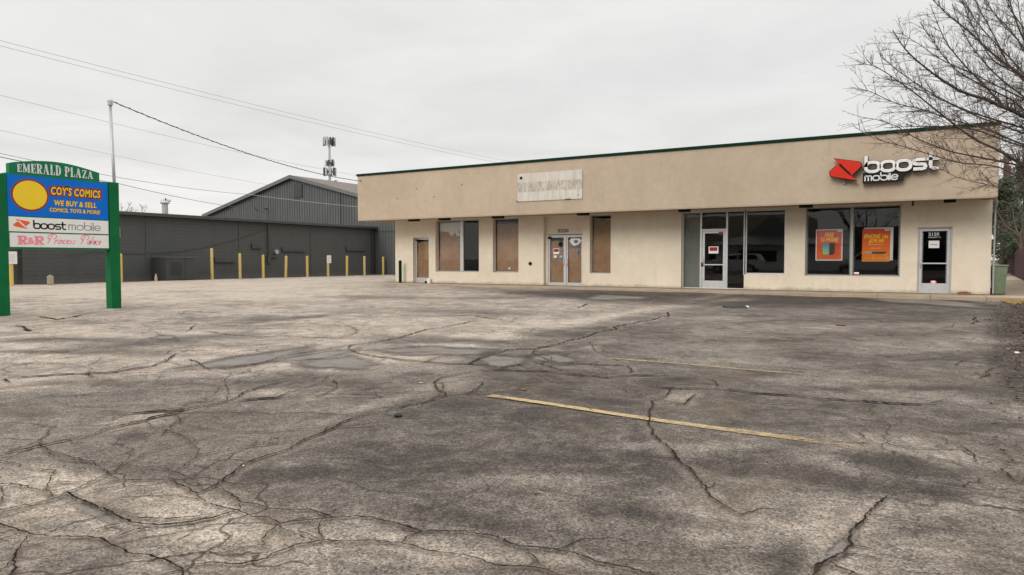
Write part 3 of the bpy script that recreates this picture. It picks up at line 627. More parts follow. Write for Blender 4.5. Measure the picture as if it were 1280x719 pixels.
slab('sidewalk', [-21.6, -20.1, -18.6, -17.1, -15.6, -14.1, -12.6, -11.1, -9.6, -8.1, -6.6, -5.1, -3.6, -2.3, -.9, .55, 2.0, 3.9, 6, 9], 25.02, 26.5, -.25, .07, M_conc, 'narrow tan concrete sidewalk along the storefront')
slab('alley_pavement', [2.35, 5.0, 8.5], 26.53, 34, -.1, .066, M_conc2, 'concrete slabs of the alley beside the store')
slab('alley_pavement', [2.35, 5.2, 9.5], 34.05, 48, -.1, .05, M_conc2, 'farther concrete slabs of the alley')
slab('alley_pavement', [2.35, 6, 10.5], 48.1, 70, -.1, .045, M_conc, 'farthest pale slab of the alley')

# dirt verge at the right edge of the lot
def soil_mat():
    m, t, b = newmat('verge_soil'); v = objvec(t); n = noise(t, v, 3, 6, .7, .6); n2 = noise(t, v, 26, 4, .7)
    c = mix(t, rng(t, n, .35, .65, 0, 1), (.035, .028, .022), (.085, .065, .048)); c = mix(t, rng(t, n2, .5, .72, 0, .7), c, (.19, .14, .09)); t.links.new(c, b.inputs['Base Color']); b.inputs['Roughness'].default_value = 1; bump(t, b, n2, 1, .03); return m
M_soil = soil_mat()
vb = MB(); ys = np.linspace(3, 24.96, 90); nc = 26; rs = random.Random(5); prev = None
edge = lambda y: np.interp(y, [3, 7, 9, 11, 15, 20, 24.5, 25], [1.15, 1.22, 1.3, 1.4, 1.75, 2.3, 2.75, 2.8])
for j, y in enumerate(ys):
    for i in range(nc):
        u = i/(nc-1); x = edge(y)+.10*math.sin(y*3.1)+.06*rs.gauss(0, 1)*(i == 0)+u**1.6*9
        z = float(lot_z(x, y))-.02+.10*min(1, u*9)+.02*rs.random()
        vb.v.append((x, y, z))
vb.f = [(j*nc+i, j*nc+i+1, (j+1)*nc+i+1, (j+1)*nc+i) for j in range(len(ys)-1) for i in range(nc-1)]
tag(vb.build('dirt_verge', M_soil, smooth=True), 'strip of dark soil along the right edge of the lot', 'verge', kind='structure')

# ------------------------------------------------------------------ the store
YW, YF = 26.5, 25.0
store = empty('store_building', (-10.4, 33, .07)); tag(store, 'long single storey beige stucco store with overhanging tan fascia and green roof edge', 'building')
OP = [(-20.9, -19.95, .07, 2.26), (-19.55, -17.1, .62, 3.04), (-16.35, -15.02, .62, 3.04), (-13.77, -11.93, .07, 3.06), (-11.60, -10.67, .62, 3.04), (-7.74, -5.36, .07, 3.04), (-5.36, -3.94, .65, 3.04), (-3.27, -.31, .62, 3.04), (.19, 1.15, .07, 2.26)]
def wall_sheet(x0, x1, z0, z1, ops, y, depth):
    b_ = MB(); xs = sorted({x0, x1, *[q for o in ops for q in o[:2]]}); zs = sorted({z0, z1, *[q for o in ops for q in o[2:]]})
    for a, c in zip(xs[:-1], xs[1:]):
        for d, e_ in zip(zs[:-1], zs[1:]):
            if not any(o[0] <= (a+c)/2 <= o[1] and o[2] <= (d+e_)/2 <= o[3] for o in ops): b_.quad((a, y, d), (c, y, d), (c, y, e_), (a, y, e_))
    for (a, c, d, e_) in ops:
        b_.quad((a, y, d), (a, y, e_), (a, y+depth, e_), (a, y+depth, d)); b_.quad((c, y, e_), (c, y, d), (c, y+depth, d), (c, y+depth, e_))
        b_.quad((a, y, e_), (c, y, e_), (c, y+depth, e_), (a, y+depth, e_)); b_.quad((a, y, d), (a, y+depth, d), (c, y+depth, d), (c, y, d))
    return b_
ws = wall_sheet(-22, 2.2, .0, 3.1, OP, YW, .25)
ws.quad((-22, YW, 0), (-22, YW, 3.1), (-22, 41, 3.1), (-22, 41, 0)); ws.quad((2.2, YW, 3.1), (2.2, YW, 0), (2.2, 41, 0), (2.2, 41, 3.1)); ws.quad((-22, 41, 0), (-22, 41, 3.1), (2.2, 41, 3.1), (2.2, 41, 0))
# stucco infill over the recessed double door
ws.box(-13.77, -11.93, YW+.2, YW+.26, 2.28, 3.1); ws.box(-13.77, -13.66, YW+.2, YW+.26, .07, 2.28); ws.box(-11.97, -11.93, YW+.2, YW+.26, .07, 2.28)
ws.build('wall', M_wall, store)
fb = MB(); fb.box(-23.05, 2.2, YF, YF+.25, 3.06, 5.2); fb.box(-23.05, -22.8, YF+.25, 41, 3.06, 5.2); fb.box(1.95, 2.2, YF+.25, 41, 3.12, 5.2); fb.box(-22.8, 1.95, 40.8, 41, 3.12, 5.2)
fascia = fb.build('fascia', M_fascia, store, bevel=.015)
MB().box(-22.98, 2.13, YF-.012, YF-.001, 3.045, 3.10).build('drip_edge', M_soffit, fascia)
cp = MB(); cp.box(-23.09, 2.24, YF-.045, YF+.30, 5.18, 5.285); cp.box(-23.09, -22.76, YF+.30, 41.04, 5.18, 5.285); cp.box(1.91, 2.24, YF+.30, 41.04, 5.18, 5.285); cp.box(-22.76, 1.91, 40.76, 41.04, 5.18, 5.285)
cp.build('coping', M_greend, fascia, bevel=.01)
MB().box(-21.99, 2.19, YW-.010, YW-.001, .071, .088).build('base_shade_strip', M_trimdark, store)  # dark strip added at the wall foot to stand in for contact shade
MB().box(-22.8, 1.95, YF+.25, 41, 3.10, 3.16).build('soffit', M_soffit, store)
MB().box(-22.8, 1.95, YF+.25, 40.8, 4.9, 4.96).build('roof', M_rooflow, store)
# dull screw plugs / stains where an older sign was fixed
for x, z in ((-20.6, 4.02), (-18.5, 4.02), (-22.85, 4.98), (-17.0, 4.45), (-19.5, 4.42)): MB().tube([(x, YF+.002, z), (x, YF-.012, z)], .028, 8).build('plug', M_trimdark, fascia)
for x0, x1 in ((-20.33, -19.86), (-18.6, -18.1), (-15.75, -15.27), (-11.71, -11.27), (-7.56, -7.16), (-3.36, -2.95), (.86, 1.18)):
    MB().box(x0, x1, 25.42, 25.72, 2.98, 3.098).build('soffit_light', M_black, store, bevel=.01)
cm_ = MB(); cm_.tube([(.02, 25.9, 3.1), (.02, 25.9, 3.02)], .03, 8); cm_.tube([(.02, 25.93, 3.0), (.02, 25.8, 2.96)], .035, 10); cm_.build('security_camera', M_trimdark, store)
vn = MB(); vn.tube([(-14.42, YW+.02, 1.02), (-14.42, YW-.05, 1.02)], [.085, .07], 14); vn.build('wall_vent', M_greend, store)
t_ = MB(); fr_num = ((0, YW+.198, 0), (1, 0, 0), (0, 0, 1), (0, -1, 0)); text(t_, '3220', fr_num, -13.19, 2.36, .52, .15, .012, offset=.02); t_.build('house_number', M_trimdark, store)
# interior shell, partitions, a few shelves to catch the light
it = MB(); it.quad((-21.9, 33, .05), (2.1, 33, .05), (2.1, 33, 3.1), (-21.9, 33, 3.1))
for x in (-21.9, -14.2, -8.2, -3.6, 0.0, 2.1): it.box(x-.04, x+.04, 26.82, 33, .075, 3.1)
it.build('interior_wall', M_int, store); MB().box(-21.9, 2.1, 26.78, 33, -.05, .072).build('interior_floor', M_intfloor, store)

def pane(x0, x1, z0, z1, y, m, parent): return MB().quad((x0, y, z0), (x1, y, z0), (x1, y, z1), (x0, y, z1)).build('glass_pane', m, parent)
def frame_mb(x0, x1, z0, z1, y, wd, dp, mullions=()):
    b_ = MB(); b_.box(x0, x0+wd, y-dp, y+dp, z0, z1); b_.box(x1-wd, x1, y-dp, y+dp, z0, z1); b_.box(x0+wd, x1-wd, y-dp, y+dp, z1-wd, z1); b_.box(x0+wd, x1-wd, y-dp, y+dp, z0, z0+wd)
    for mx_, mw in mullions: b_.box(mx_-mw/2, mx_+mw/2, y-dp-.002, y+dp-.002, z0+wd, z1-wd)
    return b_
def paper(x0, x1, z0, z1, y, parent, seed, top=.0, m=None, name='brown_paper'):
    """sheet of kraft paper: sagging top edge, wrinkles"""
    r = random.Random(seed); nx, nz = 22, 34; b_ = MB(); ph = [r.uniform(0, 6) for _ in range(8)]
    for j in range(nz+1):
        for i in range(nx+1):
            u, v_ = i/nx, j/nz; zt = z1-top*(.5+.5*math.sin(u*2.2+ph[0]))-.012*math.sin(u*9+ph[1]); x = x0+(x1-x0)*u; z = z0+(zt-z0)*v_
            yy = y+.014*math.sin(v_*6+u*5+ph[2])+.009*math.sin(v_*17-u*8+ph[3])+.006*math.sin(u*23+v_*5+ph[4])+(.012 if v_ > .52 else 0)+(.01 if v_ > .78 else 0); b_.v.append((x, yy, z))
    b_.f = [(j*(nx+1)+i, j*(nx+1)+i+1, (j+1)*(nx+1)+i+1, (j+1)*(nx+1)+i) for j in range(nz) for i in range(nx)]
    return b_.build(name, m or M_paper, parent, smooth=True)
YG = YW+.2
# window at far left: papered pane + dark pane
wn = frame_mb(-19.55, -17.1, .62, 3.04, YG, .05, .035, ((-18.15, .2),)).build('window', M_alud, store, bevel=.004)
MB().box(-18.23, -18.07, YG-.05, YG-.038, .67, 2.99).build('mullion_cover', M_alu, wn)
pane(-19.5, -18.25, .67, 2.99, YG, M_glasspaper, wn); pane(-18.05, -17.15, .67, 2.99, YG, M_glass, wn); paper(-19.5, -18.26, .68, 2.62, YG+.06, wn, 1, .10)
MB().box(-19.5, -18.27, YG+.085, YG+.095, 2.3, 2.97).build('pale_reflection', M_white, wn)  # pale sheet added behind the glass to stand in for a bright reflection
MB().box(-17.24, -17.15, YG+.1, YG+.12, .67, 1.62).build('brown_paper', M_paper, wn)
wn = frame_mb(-16.35, -15.02, .62, 3.04, YG, .05, .035).build('window', M_alud, store, bevel=.004)
pane(-16.3, -15.07, .67, 2.99, YG, M_glasspaper, wn); paper(-16.3, -15.07, .68, 2.86, YG+.06, wn, 2, .06)
MB().disc((-15.62, YG+.03, .80), (1, 0, 0), (0, 0, 1), .07, .06).build('sticker', M_white, wn)
wn = frame_mb(-11.60, -10.67, .62, 3.04, YG, .04, .035).build('window', M_alud, store, bevel=.004)
pane(-11.56, -10.71, .67, 2.99, YG, M_glasspaper, wn); paper(-11.56, -10.71, .68, 2.88, YG+.06, wn, 3, .04)

def door(x0, x1, z0, z1, y, hinge_left, gm, style=.055, kick=.25, top=.06, bar=None, board=None, fr=.045, frame=True, fm=None, name='door'):
    d = MB()
    a, c = (x0+fr, x1-fr) if frame else (x0, x1); zt = z1-fr if frame else z1
    d.box(a, a+style, y-.022, y+.022, z0, zt); d.box(c-style, c, y-.022, y+.022, z0, zt); d.box(a+style, c-style, y-.022, y+.022, zt-top, zt); d.box(a+style, c-style, y-.022, y+.022, z0, z0+kick)
    if bar: d.box(a+style, c-style, y-.03, y+.01, bar-.02, bar+.02)
    o = d.build(name, fm or M_alu, store, bevel=.004)
    if frame:
        f = MB(); f.box(x0, x0+fr-.004, y-.05, y+.04, z0, z1); f.box(x1-fr+.004, x1, y-.05, y+.04, z0, z1); f.box(x0+fr-.004, x1-fr+.004, y-.05, y+.04, z1-fr+.004, z1); f.build('door_frame', fm or M_alu, o, bevel=.004)
    pane(a+style, c-style, z0+kick, zt-top, y, gm, o)
    hx = c-style/2 if hinge_left else a+style/2
    h = MB(); h.tube([(hx, y-.022, z0+.86), (hx, y-.075, z0+.88), (hx, y-.085, z0+1.0), (hx, y-.075, z0+1.12), (hx, y-.022, z0+1.14)], .014, 8); h.build('handle', M_alu, o, smooth=True)
    if board: board(a+style, c-style, z0+kick, zt-top, o)
    return o
dL = door(-20.9, -19.95, .07, 2.26, YG, True, M_glasspaper, board=lambda a, c, d, e_, o: paper(a, c, d, e_-.08, YG+.04, o, 4, .02, M_ply, 'wood_board'))
MB().box(-20.83, -20.62, YG-.09, YG-.03, 2.10, 2.17).build('door_closer', M_black, dL)
kb = MB(); kb.box(-20.07, -20.0, YG-.045, YG-.02, 1.22, 1.30); kb.build('deadbolt', M_blue, dL)
# double door
def bd(a, c, d, e_, o): paper(a, c, d, e_-.12, YG+.07, o, int(a*100) % 77, .02)
YD = YG+.02
dd1 = door(-13.66, -12.80, .07, 2.25, YD, True, M_glasspaper, kick=.14, style=.06, board=bd, frame=True); dd2 = door(-12.80, -11.97, .07, 2.25, YD, False, M_glasspaper, kick=.14, style=.06, board=bd)
frd = ((0, YD-.004, 0), (1, 0, 0), (0, 0, 1), (0, -1, 0))
def sticker(par, x0, x1, z0, z1, m, nm='sticker', y=None): 
    yy = (YD-.004) if y is None else y
    return MB().box(x0, x1, yy-.003, yy, z0, z1).build(nm, m, par)
MB().disc((-13.06, YD-.006, 1.86), (1, 0, 0), (0, 0, 1), .10, .115, 28).build('black_disc', M_black, dd1)
s_ = sticker(dd1, -13.40, -13.12, 1.43, 1.68, M_whitep, 'closed_sign'); sticker(dd1, -13.375, -13.145, 1.53, 1.655, M_maroon, 'red_band', YD-.008)
sticker(dd1, -13.38, -13.24, 1.27, 1.38, M_whitep); sticker(dd1, -13.10, -12.96, 1.28, 1.37, mat('pale_blue', (.25, .45, .55), .5)); sticker(dd1, -12.99, -12.92, 1.54, 1.60, M_blue)
ds = MB(); ds.add([(-12.64, YD-.006, 2.0), (-12.52, YD-.006, 1.84), (-12.40, YD-.006, 1.78), (-12.20, YD-.006, 1.84), (-12.08, YD-.006, 2.0), (-12.16, YD-.006, 2.10), (-12.56, YD-.006, 2.10)], [tuple(range(7))]); ds.build('shaped_decal', M_white, dd2)
de = MB(); de.disc((-12.33, YD-.009, 1.96), (1, 0, 0), (0, 0, 1), .10, .075, 24); de.build('dark_oval', mat('decal_grey', (.16, .16, .15), .5), dd2)
MB().box(-12.62, -12.08, YD-.009, YD-.006, 1.74, 1.775).build('blue_band', mat('decal_teal', (.05, .22, .36), .5), dd2)
MB().disc((-12.27, YD-.007, 1.55), (1, 0, 0), (0, 0, 1), .055, .06, 20).build('blue_dot', mat('decal_sky', (.04, .30, .55), .5), dd2)
MB().box(-13.62, -13.5, YD-.11, YD-.05, 2.09, 2.19).build('door_closer', M_black, dd1)
# glazed shopfront
sf = frame_mb(-7.74, -5.36, .07, 3.04, YG, .045, .05, ((-7.02, .07), (-6.04, .07))).build('shopfront', M_alu, store, bevel=.004)
MB().box(-6.985, -6.075, YG-.047, YG+.047, 2.30, 2.37).build('transom_bar', M_alu, sf, bevel=.004)
pane(-7.695, -7.055, .115, 2.995, YG, M_glassdusty, sf); pane(-6.985, -6.075, 2.37, 2.995, YG, M_glass, sf); pane(-6.005, -5.405, .115, 2.995, YG, M_glass, sf)
MB().box(-7.7, -7.05, YG+.25, YG+.27, .1, 3.05).build('grey_curtain', mat('grey_curtain', (.20, .21, .19), .9, 0, .15, 3, stretch=(8, 1, .2)), sf)
ds_ = door(-6.985, -6.075, .115, 2.30, YG, False, M_glass, style=.09, kick=.27, top=.08, bar=1.0, fr=.02)
MB().box(-6.33, -6.20, YG-.10, YG-.03, 2.14, 2.25).build('door_closer', M_maroon, ds_); MB().box(-7.0, -6.93, YG-.06, YG-.025, .93, 1.08).build('lock', M_black, ds_)
sg = sticker(ds_, -6.73, -6.36, 1.43, 1.70, M_whitep, 'closed_sign', YG-.006); sticker(ds_, -6.69, -6.40, 1.53, 1.67, M_maroon, 'red_band', YG-.012)
tt = MB(); text(tt, 'CLOSED', ((0, YG-.0155, 0), (1, 0, 0), (0, 0, 1), (0, -1, 0)), -6.665, 1.565, .24, .07, .003, offset=.01); tt.build('closed_lettering', M_red, ds_)
wn = frame_mb(-5.36, -3.94, .65, 3.04, YG, .05, .045).build('window', M_alu, store, bevel=.004); pane(-5.31, -3.99, .70, 2.99, YG, M_glass, wn)
MB().box(-5.42, -5.30, YG-.085, YG-.05, .62, 3.04).build('frame_post', M_alu, wn, bevel=.004)
# window with the posters
wn = frame_mb(-3.27, -.31, .62, 3.04, YG, .035, .04, ((-1.79, .085),)).build('window', M_alud, store, bevel=.004)
pane(-3.235, -1.8325, .655, 3.005, YG, M_glass, wn); pane(-1.7475, -.345, .655, 3.005, YG, M_glass, wn)
def led_mat():
    m, t, b = newmat('led_tape'); v = objvec(t); w_ = mnode(t, 'ShaderNodeTexChecker'); w_.inputs['Scale'].default_value = 20; w_.inputs['Color1'].default_value = (.55, .55, .55, 1); w_.inputs['Color2'].default_value = (.06, .06, .06, 1)
    t.links.new(v, w_.inputs[0]); t.links.new(w_.outputs[0], b.inputs['Base Color']); return m
M_led = led_mat()
for xx in (-3.215, -1.855, -1.725, -.365): MB().box(xx-.012, xx+.012, YG+.02, YG+.03, .69, 2.98).build('light_strip', M_led, wn)
for xa, xb in ((-3.2, -1.87), (-1.71, -.38)): MB().box(xa, xb, YG+.02, YG+.03, .662, .685).build('light_strip', M_led, wn)
op = MB(); fo = ((0, YG+.06, 0), (1, 0, 0), (0, 0, 1), (0, -1, 0)); stroke(op, arc(-1.28, 2.62, .25, .12, 0, 360, 32), fo, .02, .02); text(op, 'OPEN', fo, -1.45, 2.56, .34, .12, .02); op.build('open_sign', mat('neon_off', (.10, .10, .11), .4), wn)
sticker(wn, -1.70, -1.55, .68, .76, M_whitep, 'sticker', YG-.004); sticker(wn, -1.70, -1.55, .675, .70, M_red, 'sticker', YG-.008)
dR = door(.19, 1.15, .07, 2.26, YG-.04, False, M_glass, style=.085, kick=.34, top=.08, bar=1.07)
f2 = ((0, YG-.046, 0), (1, 0, 0), (0, 0, 1), (0, -1, 0)); a_ = MB(); text(a_, '3120', f2, .49, 1.98, .30, .11, .003, offset=.025); text(a_, 'MON-SAT 10', f2, .49, 1.91, .34, .045, .003, offset=.02); a_.build('door_lettering', M_letter, dR)
sticker(dR, .50, .80, 1.58, 1.82, M_whitep, 'notice', YG-.046); a_ = MB()
for z in (1.70, 1.675): a_.box(.55, .75, YG-.0525, YG-.05, z, z+.009)
a_.build('notice_print', M_ink, dR)
MB().disc((.66, YG-.048, .46), (1, 0, 0), (0, 0, 1), .09, .05, 20).build('sticker', M_pink, dR); MB().disc((.66, YG-.052, .46), (1, 0, 0), (0, 0, 1), .055, .03, 20).build('sticker', M_white, dR)
for xx in (.335, 1.005): MB().box(xx-.012, xx+.012, YG-.02, YG-.01, .43, 2.1).build('light_strip', M_led, dR)
# side wall gear seen past the corner
pp = MB(); pp.tube([(2.16, 25.3, 3.15), (2.27, 25.9, 2.95), (2.27, 26.4, 2.72), (2.265, 26.42, .12)], .024, 8); pp.build('downpipe', M_alud, store)
mt_ = MB(); mt_.box(2.203, 2.38, 30.0, 30.4, 1.5, 2.0); mt_.build('meter_box', M_galv, store, bevel=.01)
lp = MB(); lp.tube([(2.2, 29.0, 1.98), (2.40, 29.0, 2.0)], .03, 8); lp.tube([(2.40, 29, 2.06), (2.40, 29, 1.90)], [.03, .10], 12); lp.build('wall_lamp', M_white, store)
lp = MB(); lp.box(2.203, 2.42, 31, 31.5, .5, 1.45); lp.build('meter_box', M_greend, store, bevel=.01)

# posters hang inside the window: things of their own
def grad_mat(name, c0, c1, z0, z1):
    m, t, b = newmat(name); g = mnode(t, 'ShaderNodeNewGeometry'); s = mnode(t, 'ShaderNodeSeparateXYZ'); t.links.new(g.outputs['Position'], s.inputs[0])
    vo = noise(t, objvec(t, (1, 1, 1)), 9, 3, .6, 2); f = math_(t, 'ADD', rng(t, s.outputs[2], z0, z1, 0, 1), rng(t, vo, .3, .7, -.12, .12)); t.links.new(mix(t, f, c0, c1), b.inputs['Base Color']); b.inputs['Roughness'].default_value = .4; return m
YP = YG+.025
p1 = empty('poster', (-2.52, YP, 1.16)); tag(p1, 'red orange poster with white border reading free 5G phone, left pane of the window', 'poster', 'posters in the store window')
MB().box(-2.95, -2.08, YP, YP+.004, 1.16, 2.27).build('backing', M_whitep, p1); MB().box(-2.915, -2.115, YP-.004, YP-.001, 1.20, 2.235).build('print', grad_mat('poster_red', (.80, .15, .001), (.66, .028, .001), 1.2, 2.2), p1)
f3 = ((0, YP-.005, 0), (1, 0, 0), (0, 0, 1), (0, -1, 0)); a_ = MB(); text(a_, 'FREE', f3, -2.66, 2.00, .30, .15, .002, offset=.012, shear=.25); text(a_, '5G PHONE', f3, -2.80, 1.83, .58, .145, .002, offset=.015, shear=.25); a_.build('lettering', M_yellowp, p1)
a_ = MB(); a_.box(-2.25, -2.10, YP-.008, YP-.005, 2.17, 2.235); a_.build('white_tab', M_whitep, p1)
MB().box(-2.72, -2.52, YP-.010, YP-.005, 1.38, 1.77).build('phone_picture', grad_mat('phone_blue', (.35, .75, .25), (.02, .32, .65), 1.35, 1.8), p1); MB().box(-2.50, -2.33, YP-.012, YP-.005, 1.36, 1.79).build('phone_picture', mat('phone_dark', (.03, .05, .05), .3, 0, .5, 14), p1)
a_ = MB(); a_.add([(-2.74, YP-.013, 1.42), (-2.52, YP-.013, 1.30), (-2.31, YP-.013, 1.42), (-2.31, YP-.013, 1.36), (-2.52, YP-.013, 1.235), (-2.74, YP-.013, 1.36)], [(0, 5, 4, 1), (1, 4, 3, 2)])
for pts in ([(-2.88, 1.30), (-2.80, 1.40), (-2.70, 1.27), (-2.62, 1.33)], [(-2.40, 1.27), (-2.30, 1.38), (-2.20, 1.27), (-2.14, 1.36)]): stroke(a_, pts, f3, .018, .002)
a_.build('orange_mark', M_orange, p1)
p2 = empty('poster', (-1.05, YP, 1.13)); tag(p2, 'orange poster with a yellow phone price over a white sheet, right pane of the window', 'poster', 'posters in the store window')
MB().box(-1.42, -.53, YP+.006, YP+.010, 1.17, 2.30).build('backing', M_whitep, p2); MB().box(-1.47, -.62, YP-.001, YP+.003, 1.13, 2.25).build('print', grad_mat('poster_orange', (.86, .29, .001), (.74, .065, .001), 1.2, 2.15), p2)
f4 = ((0, YP-.002, 0), (1, 0, 0), (0, 0, 1), (0, -1, 0)); a_ = MB(); text(a_, 'IPHONE 16e', f4, -1.42, 1.92, .74, .15, .002, offset=.015, shear=.25); text(a_, '$79.99', f4, -1.27, 1.75, .46, .145, .002, offset=.015, shear=.25); a_.build('lettering', M_yellowp, p2)
a_ = MB(); a_.box(-.79, -.64, YP-.006, YP-.002, 2.18, 2.24); a_.build('white_tab', M_whitep, p2)
a_ = MB(); a_.box(-1.34, -.74, YP-.006, YP-.002, 1.40, 1.47); a_.build('phone_picture', _M['phone_dark'], p2); a_ = MB(); a_.box(-1.34, -1.17, YP-.009, YP-.006, 1.385, 1.48); a_.build('phone_picture', M_galv, p2)
a_ = MB(); a_.box(-1.27, -.83, YP-.004, YP-.002, 1.70, 1.715); a_.box(-1.20, -.9, YP-.004, YP-.002, 1.58, 1.60); a_.box(-1.38, -.7, YP-.004, YP-.002, 1.24, 1.25); a_.build('small_print', mat('pale_print', (.85, .6, .35), .5), p2)

# faded blank sign on the fascia
fs_ = MB(); n = 30; rs = random.Random(2)
fs_.box(-14.2, -11.26, YF-.035, YF-.004, 3.60, 4.74); fsg = fs_.build('blank_sign_board', M_faded, None, bevel=.006); tag(fsg, 'faded grey white rectangle of a removed sign on the tan fascia', 'sign')
a_ = MB(); a_.tube([(-14.02, YF-.034, 4.57), (-14.02, YF-.06, 4.57)], .06, 12); a_.build('black_knob', M_black, fsg)
for q in ((-14.24, -14.18, 3.59, 3.64), (-12.0, -11.75, 3.595, 3.625), (-11.44, -11.40, 3.73, 3.77)): MB().box(q[0], q[1], YF-.045, YF-.036, q[2], q[3]).build('rust_mark', M_trimdark, fsg)

# ------- channel letter sign
cs = empty('channel_letter_sign', (-.85, YF, 3.66)); tag(cs, 'red slanted emblem with white rounded letters and a black box sign mounted on the fascia', 'sign')
yb = YF-.26; fl = ((0, yb, 0), (1, 0, 0), (0, 0, 1), (0, 1, 0)); DEP = .17
def can(poly_, name, mf, grow=.0, par=None):
    b_ = MB(); b_.prism(poly_, ((0, yb+.0, 0), (1, 0, 0), (0, 0, 1), (0, 1, 0)), DEP); o = b_.build(name+'_can', M_black, cs)
    cx = sum(p[0] for p in poly_)/len(poly_); cz = sum(p[1] for p in poly_)/len(poly_); b2 = MB(); q = [(cx+(p[0]-cx)*.955, cz+(p[1]-cz)*.94) for p in poly_]
    b2.prism(q, ((0, yb-.012, 0), (1, 0, 0), (0, 0, 1), (0, 1, 0)), .011); b2.build(name+'_face', mf, o); return o
up_ = [(-1.505, 4.342), (-1.436, 4.297), (-1.414, 4.227), (-1.427, 4.164), (-1.704, 3.878), (-1.533, 3.710), (-2.255, 3.880), (-2.336, 3.914), (-2.361, 3.993), (-2.356, 4.084), (-2.093, 4.325), (-2.249, 4.496)]
can(up_, 'emblem', M_red)
a_ = MB(); a_.prism([(-2.071, 4.294), (-2.036, 4.304), (-1.727, 3.963), (-1.714, 3.911), (-1.749, 3.901), (-2.070, 4.229)], ((0, yb-.016, 0), (1, 0, 0), (0, 0, 1), (0, 1, 0)), .003); a_.build('emblem_slash', M_ink, cs)
def boost(mb, x, z, sx, sz, fr, wd, depth, which='boost'):
    """rounded lower-case word: strokes drawn in a unit box of height 1 for x-height"""
    P = lambda pts: [(x+p[0]*sx, z+p[1]*sz) for p in pts]; cur = 0
    for ch in which:
        if ch == 'b': stroke(mb, P([(cur+.12, 1.55), (cur+.12, .5)]), fr, wd, depth); stroke(mb, P(arc(cur+.66, .5, .54, .44, 180, 540, 28, 2.6)), fr, wd, depth); cur += 1.30
        elif ch == 'o': stroke(mb, P(arc(cur+.60, .5, .54, .44, 0, 360, 28, 2.6)), fr, wd, depth); cur += 1.25
        elif ch == 's': stroke(mb, P([(cur+1.02, .93), (cur+.35, .93), (cur+.16, .86), (cur+.12, .72), (cur+.18, .56), (cur+.4, .5), (cur+.8, .5), (cur+1.0, .43), (cur+1.05, .28), (cur+1.0, .13), (cur+.8, .07), (cur+.1, .07)]), fr, wd, depth); cur += 1.12
        elif ch == 't': stroke(mb, P([(cur+.30, 1.42), (cur+.30, .4), (cur+.35, .18), (cur+.52, .07), (cur+.92, .07)]), fr, wd, depth); stroke(mb, P([(cur-.02, .93), (cur+.92, .93)]), fr, wd, depth); cur += 1.0
        elif ch == 'm':
            stroke(mb, P([(cur+.08, .0), (cur+.08, 1.)]), fr, wd, depth); stroke(mb, P([(cur+.08, .80), (cur+.2, .95), (cur+.5, .95), (cur+.62, .8), (cur+.62, 0)]), fr, wd, depth); stroke(mb, P([(cur+.62, .80), (cur+.75, .95), (cur+1.02, .95), (cur+1.16, .8), (cur+1.16, 0)]), fr, wd, depth); cur += 1.36
        elif ch == 'i': stroke(mb, P([(cur+.08, .0), (cur+.08, 1.)]), fr, wd, depth); stroke(mb, P([(cur+.08, 1.25), (cur+.08, 1.45)]), fr, wd, depth); cur += .26
        elif ch == 'l': stroke(mb, P([(cur+.08, .0), (cur+.08, 1.5)]), fr, wd, depth); cur += .26
        elif ch == 'e': stroke(mb, P([(cur+.12, .5), (cur+1.10, .5)]+arc(cur+.60, .5, .52, .46, 20, 330, 22, 2.4)), fr, wd, depth); cur += 1.2
    return cur
# each letter is a lit-style can: black returns with a pale face
fback = ((0, yb+.005, 0), (1, 0, 0), (0, 0, 1), (0, 1, 0)); tot = 5.9; sx = 2.02/5.85
cur = 0; widths = dict(b=1.30, o=1.25, s=1.12, t=1.0)
for ch in 'boost':
    a_ = MB(); boost(a_, -1.34+cur*sx, 3.97, sx, .335, ((0, yb+.17, 0), (1, 0, 0), (0, 0, 1), (0, -1, 0)), .125, .168, ch); l_ = a_.build('letter', M_black, cs)
    a_ = MB(); boost(a_, -1.34+cur*sx, 3.97, sx, .335, ((0, yb, 0), (1, 0, 0), (0, 0, 1), (0, -1, 0)), .098, .012, ch); a_.build('letter_face', M_letter, l_); cur += widths[ch]
bx_ = MB(); bx_.prism([(-1.385, 3.63), (-.26, 3.66), (-.22, 3.86), (-.05, 3.93), (-.05, 3.965), (-1.385, 3.965)], ((0, yb+.03, 0), (1, 0, 0), (0, 0, 1), (0, 1, 0)), .14); bx = bx_.build('letter_box', M_black, cs)
a_ = MB(); boost(a_, -1.33, 3.70, .1665, .165, ((0, yb+.029, 0), (1, 0, 0), (0, 0, 1), (0, -1, 0)), .036, .008, 'mobile'); a_.build('small_lettering', M_letter, bx)
a_ = MB(); a_.box(-1.56, -1.36, YF-.10, YF-.06, 4.12, 4.20); a_.box(-1.95, -1.90, YF-.08, YF, 3.66, 3.80); a_.box(-1.2, .6, YF-.09, YF, 4.1, 4.16); a_.box(-2.1, -1.7, YF-.09, YF, 4.0, 4.06); a_.build('mounting_rail', M_clay, cs)

wbk = MB(); wbk.box(-23.24, -23.051, 25.96, 26.04, 4.72, 4.78); wbk.tube([(-23.2, 26, 4.75), (-23.2, 26, 5.05)], .025, 8); wbk.build('wire_bracket', M_galv, store)
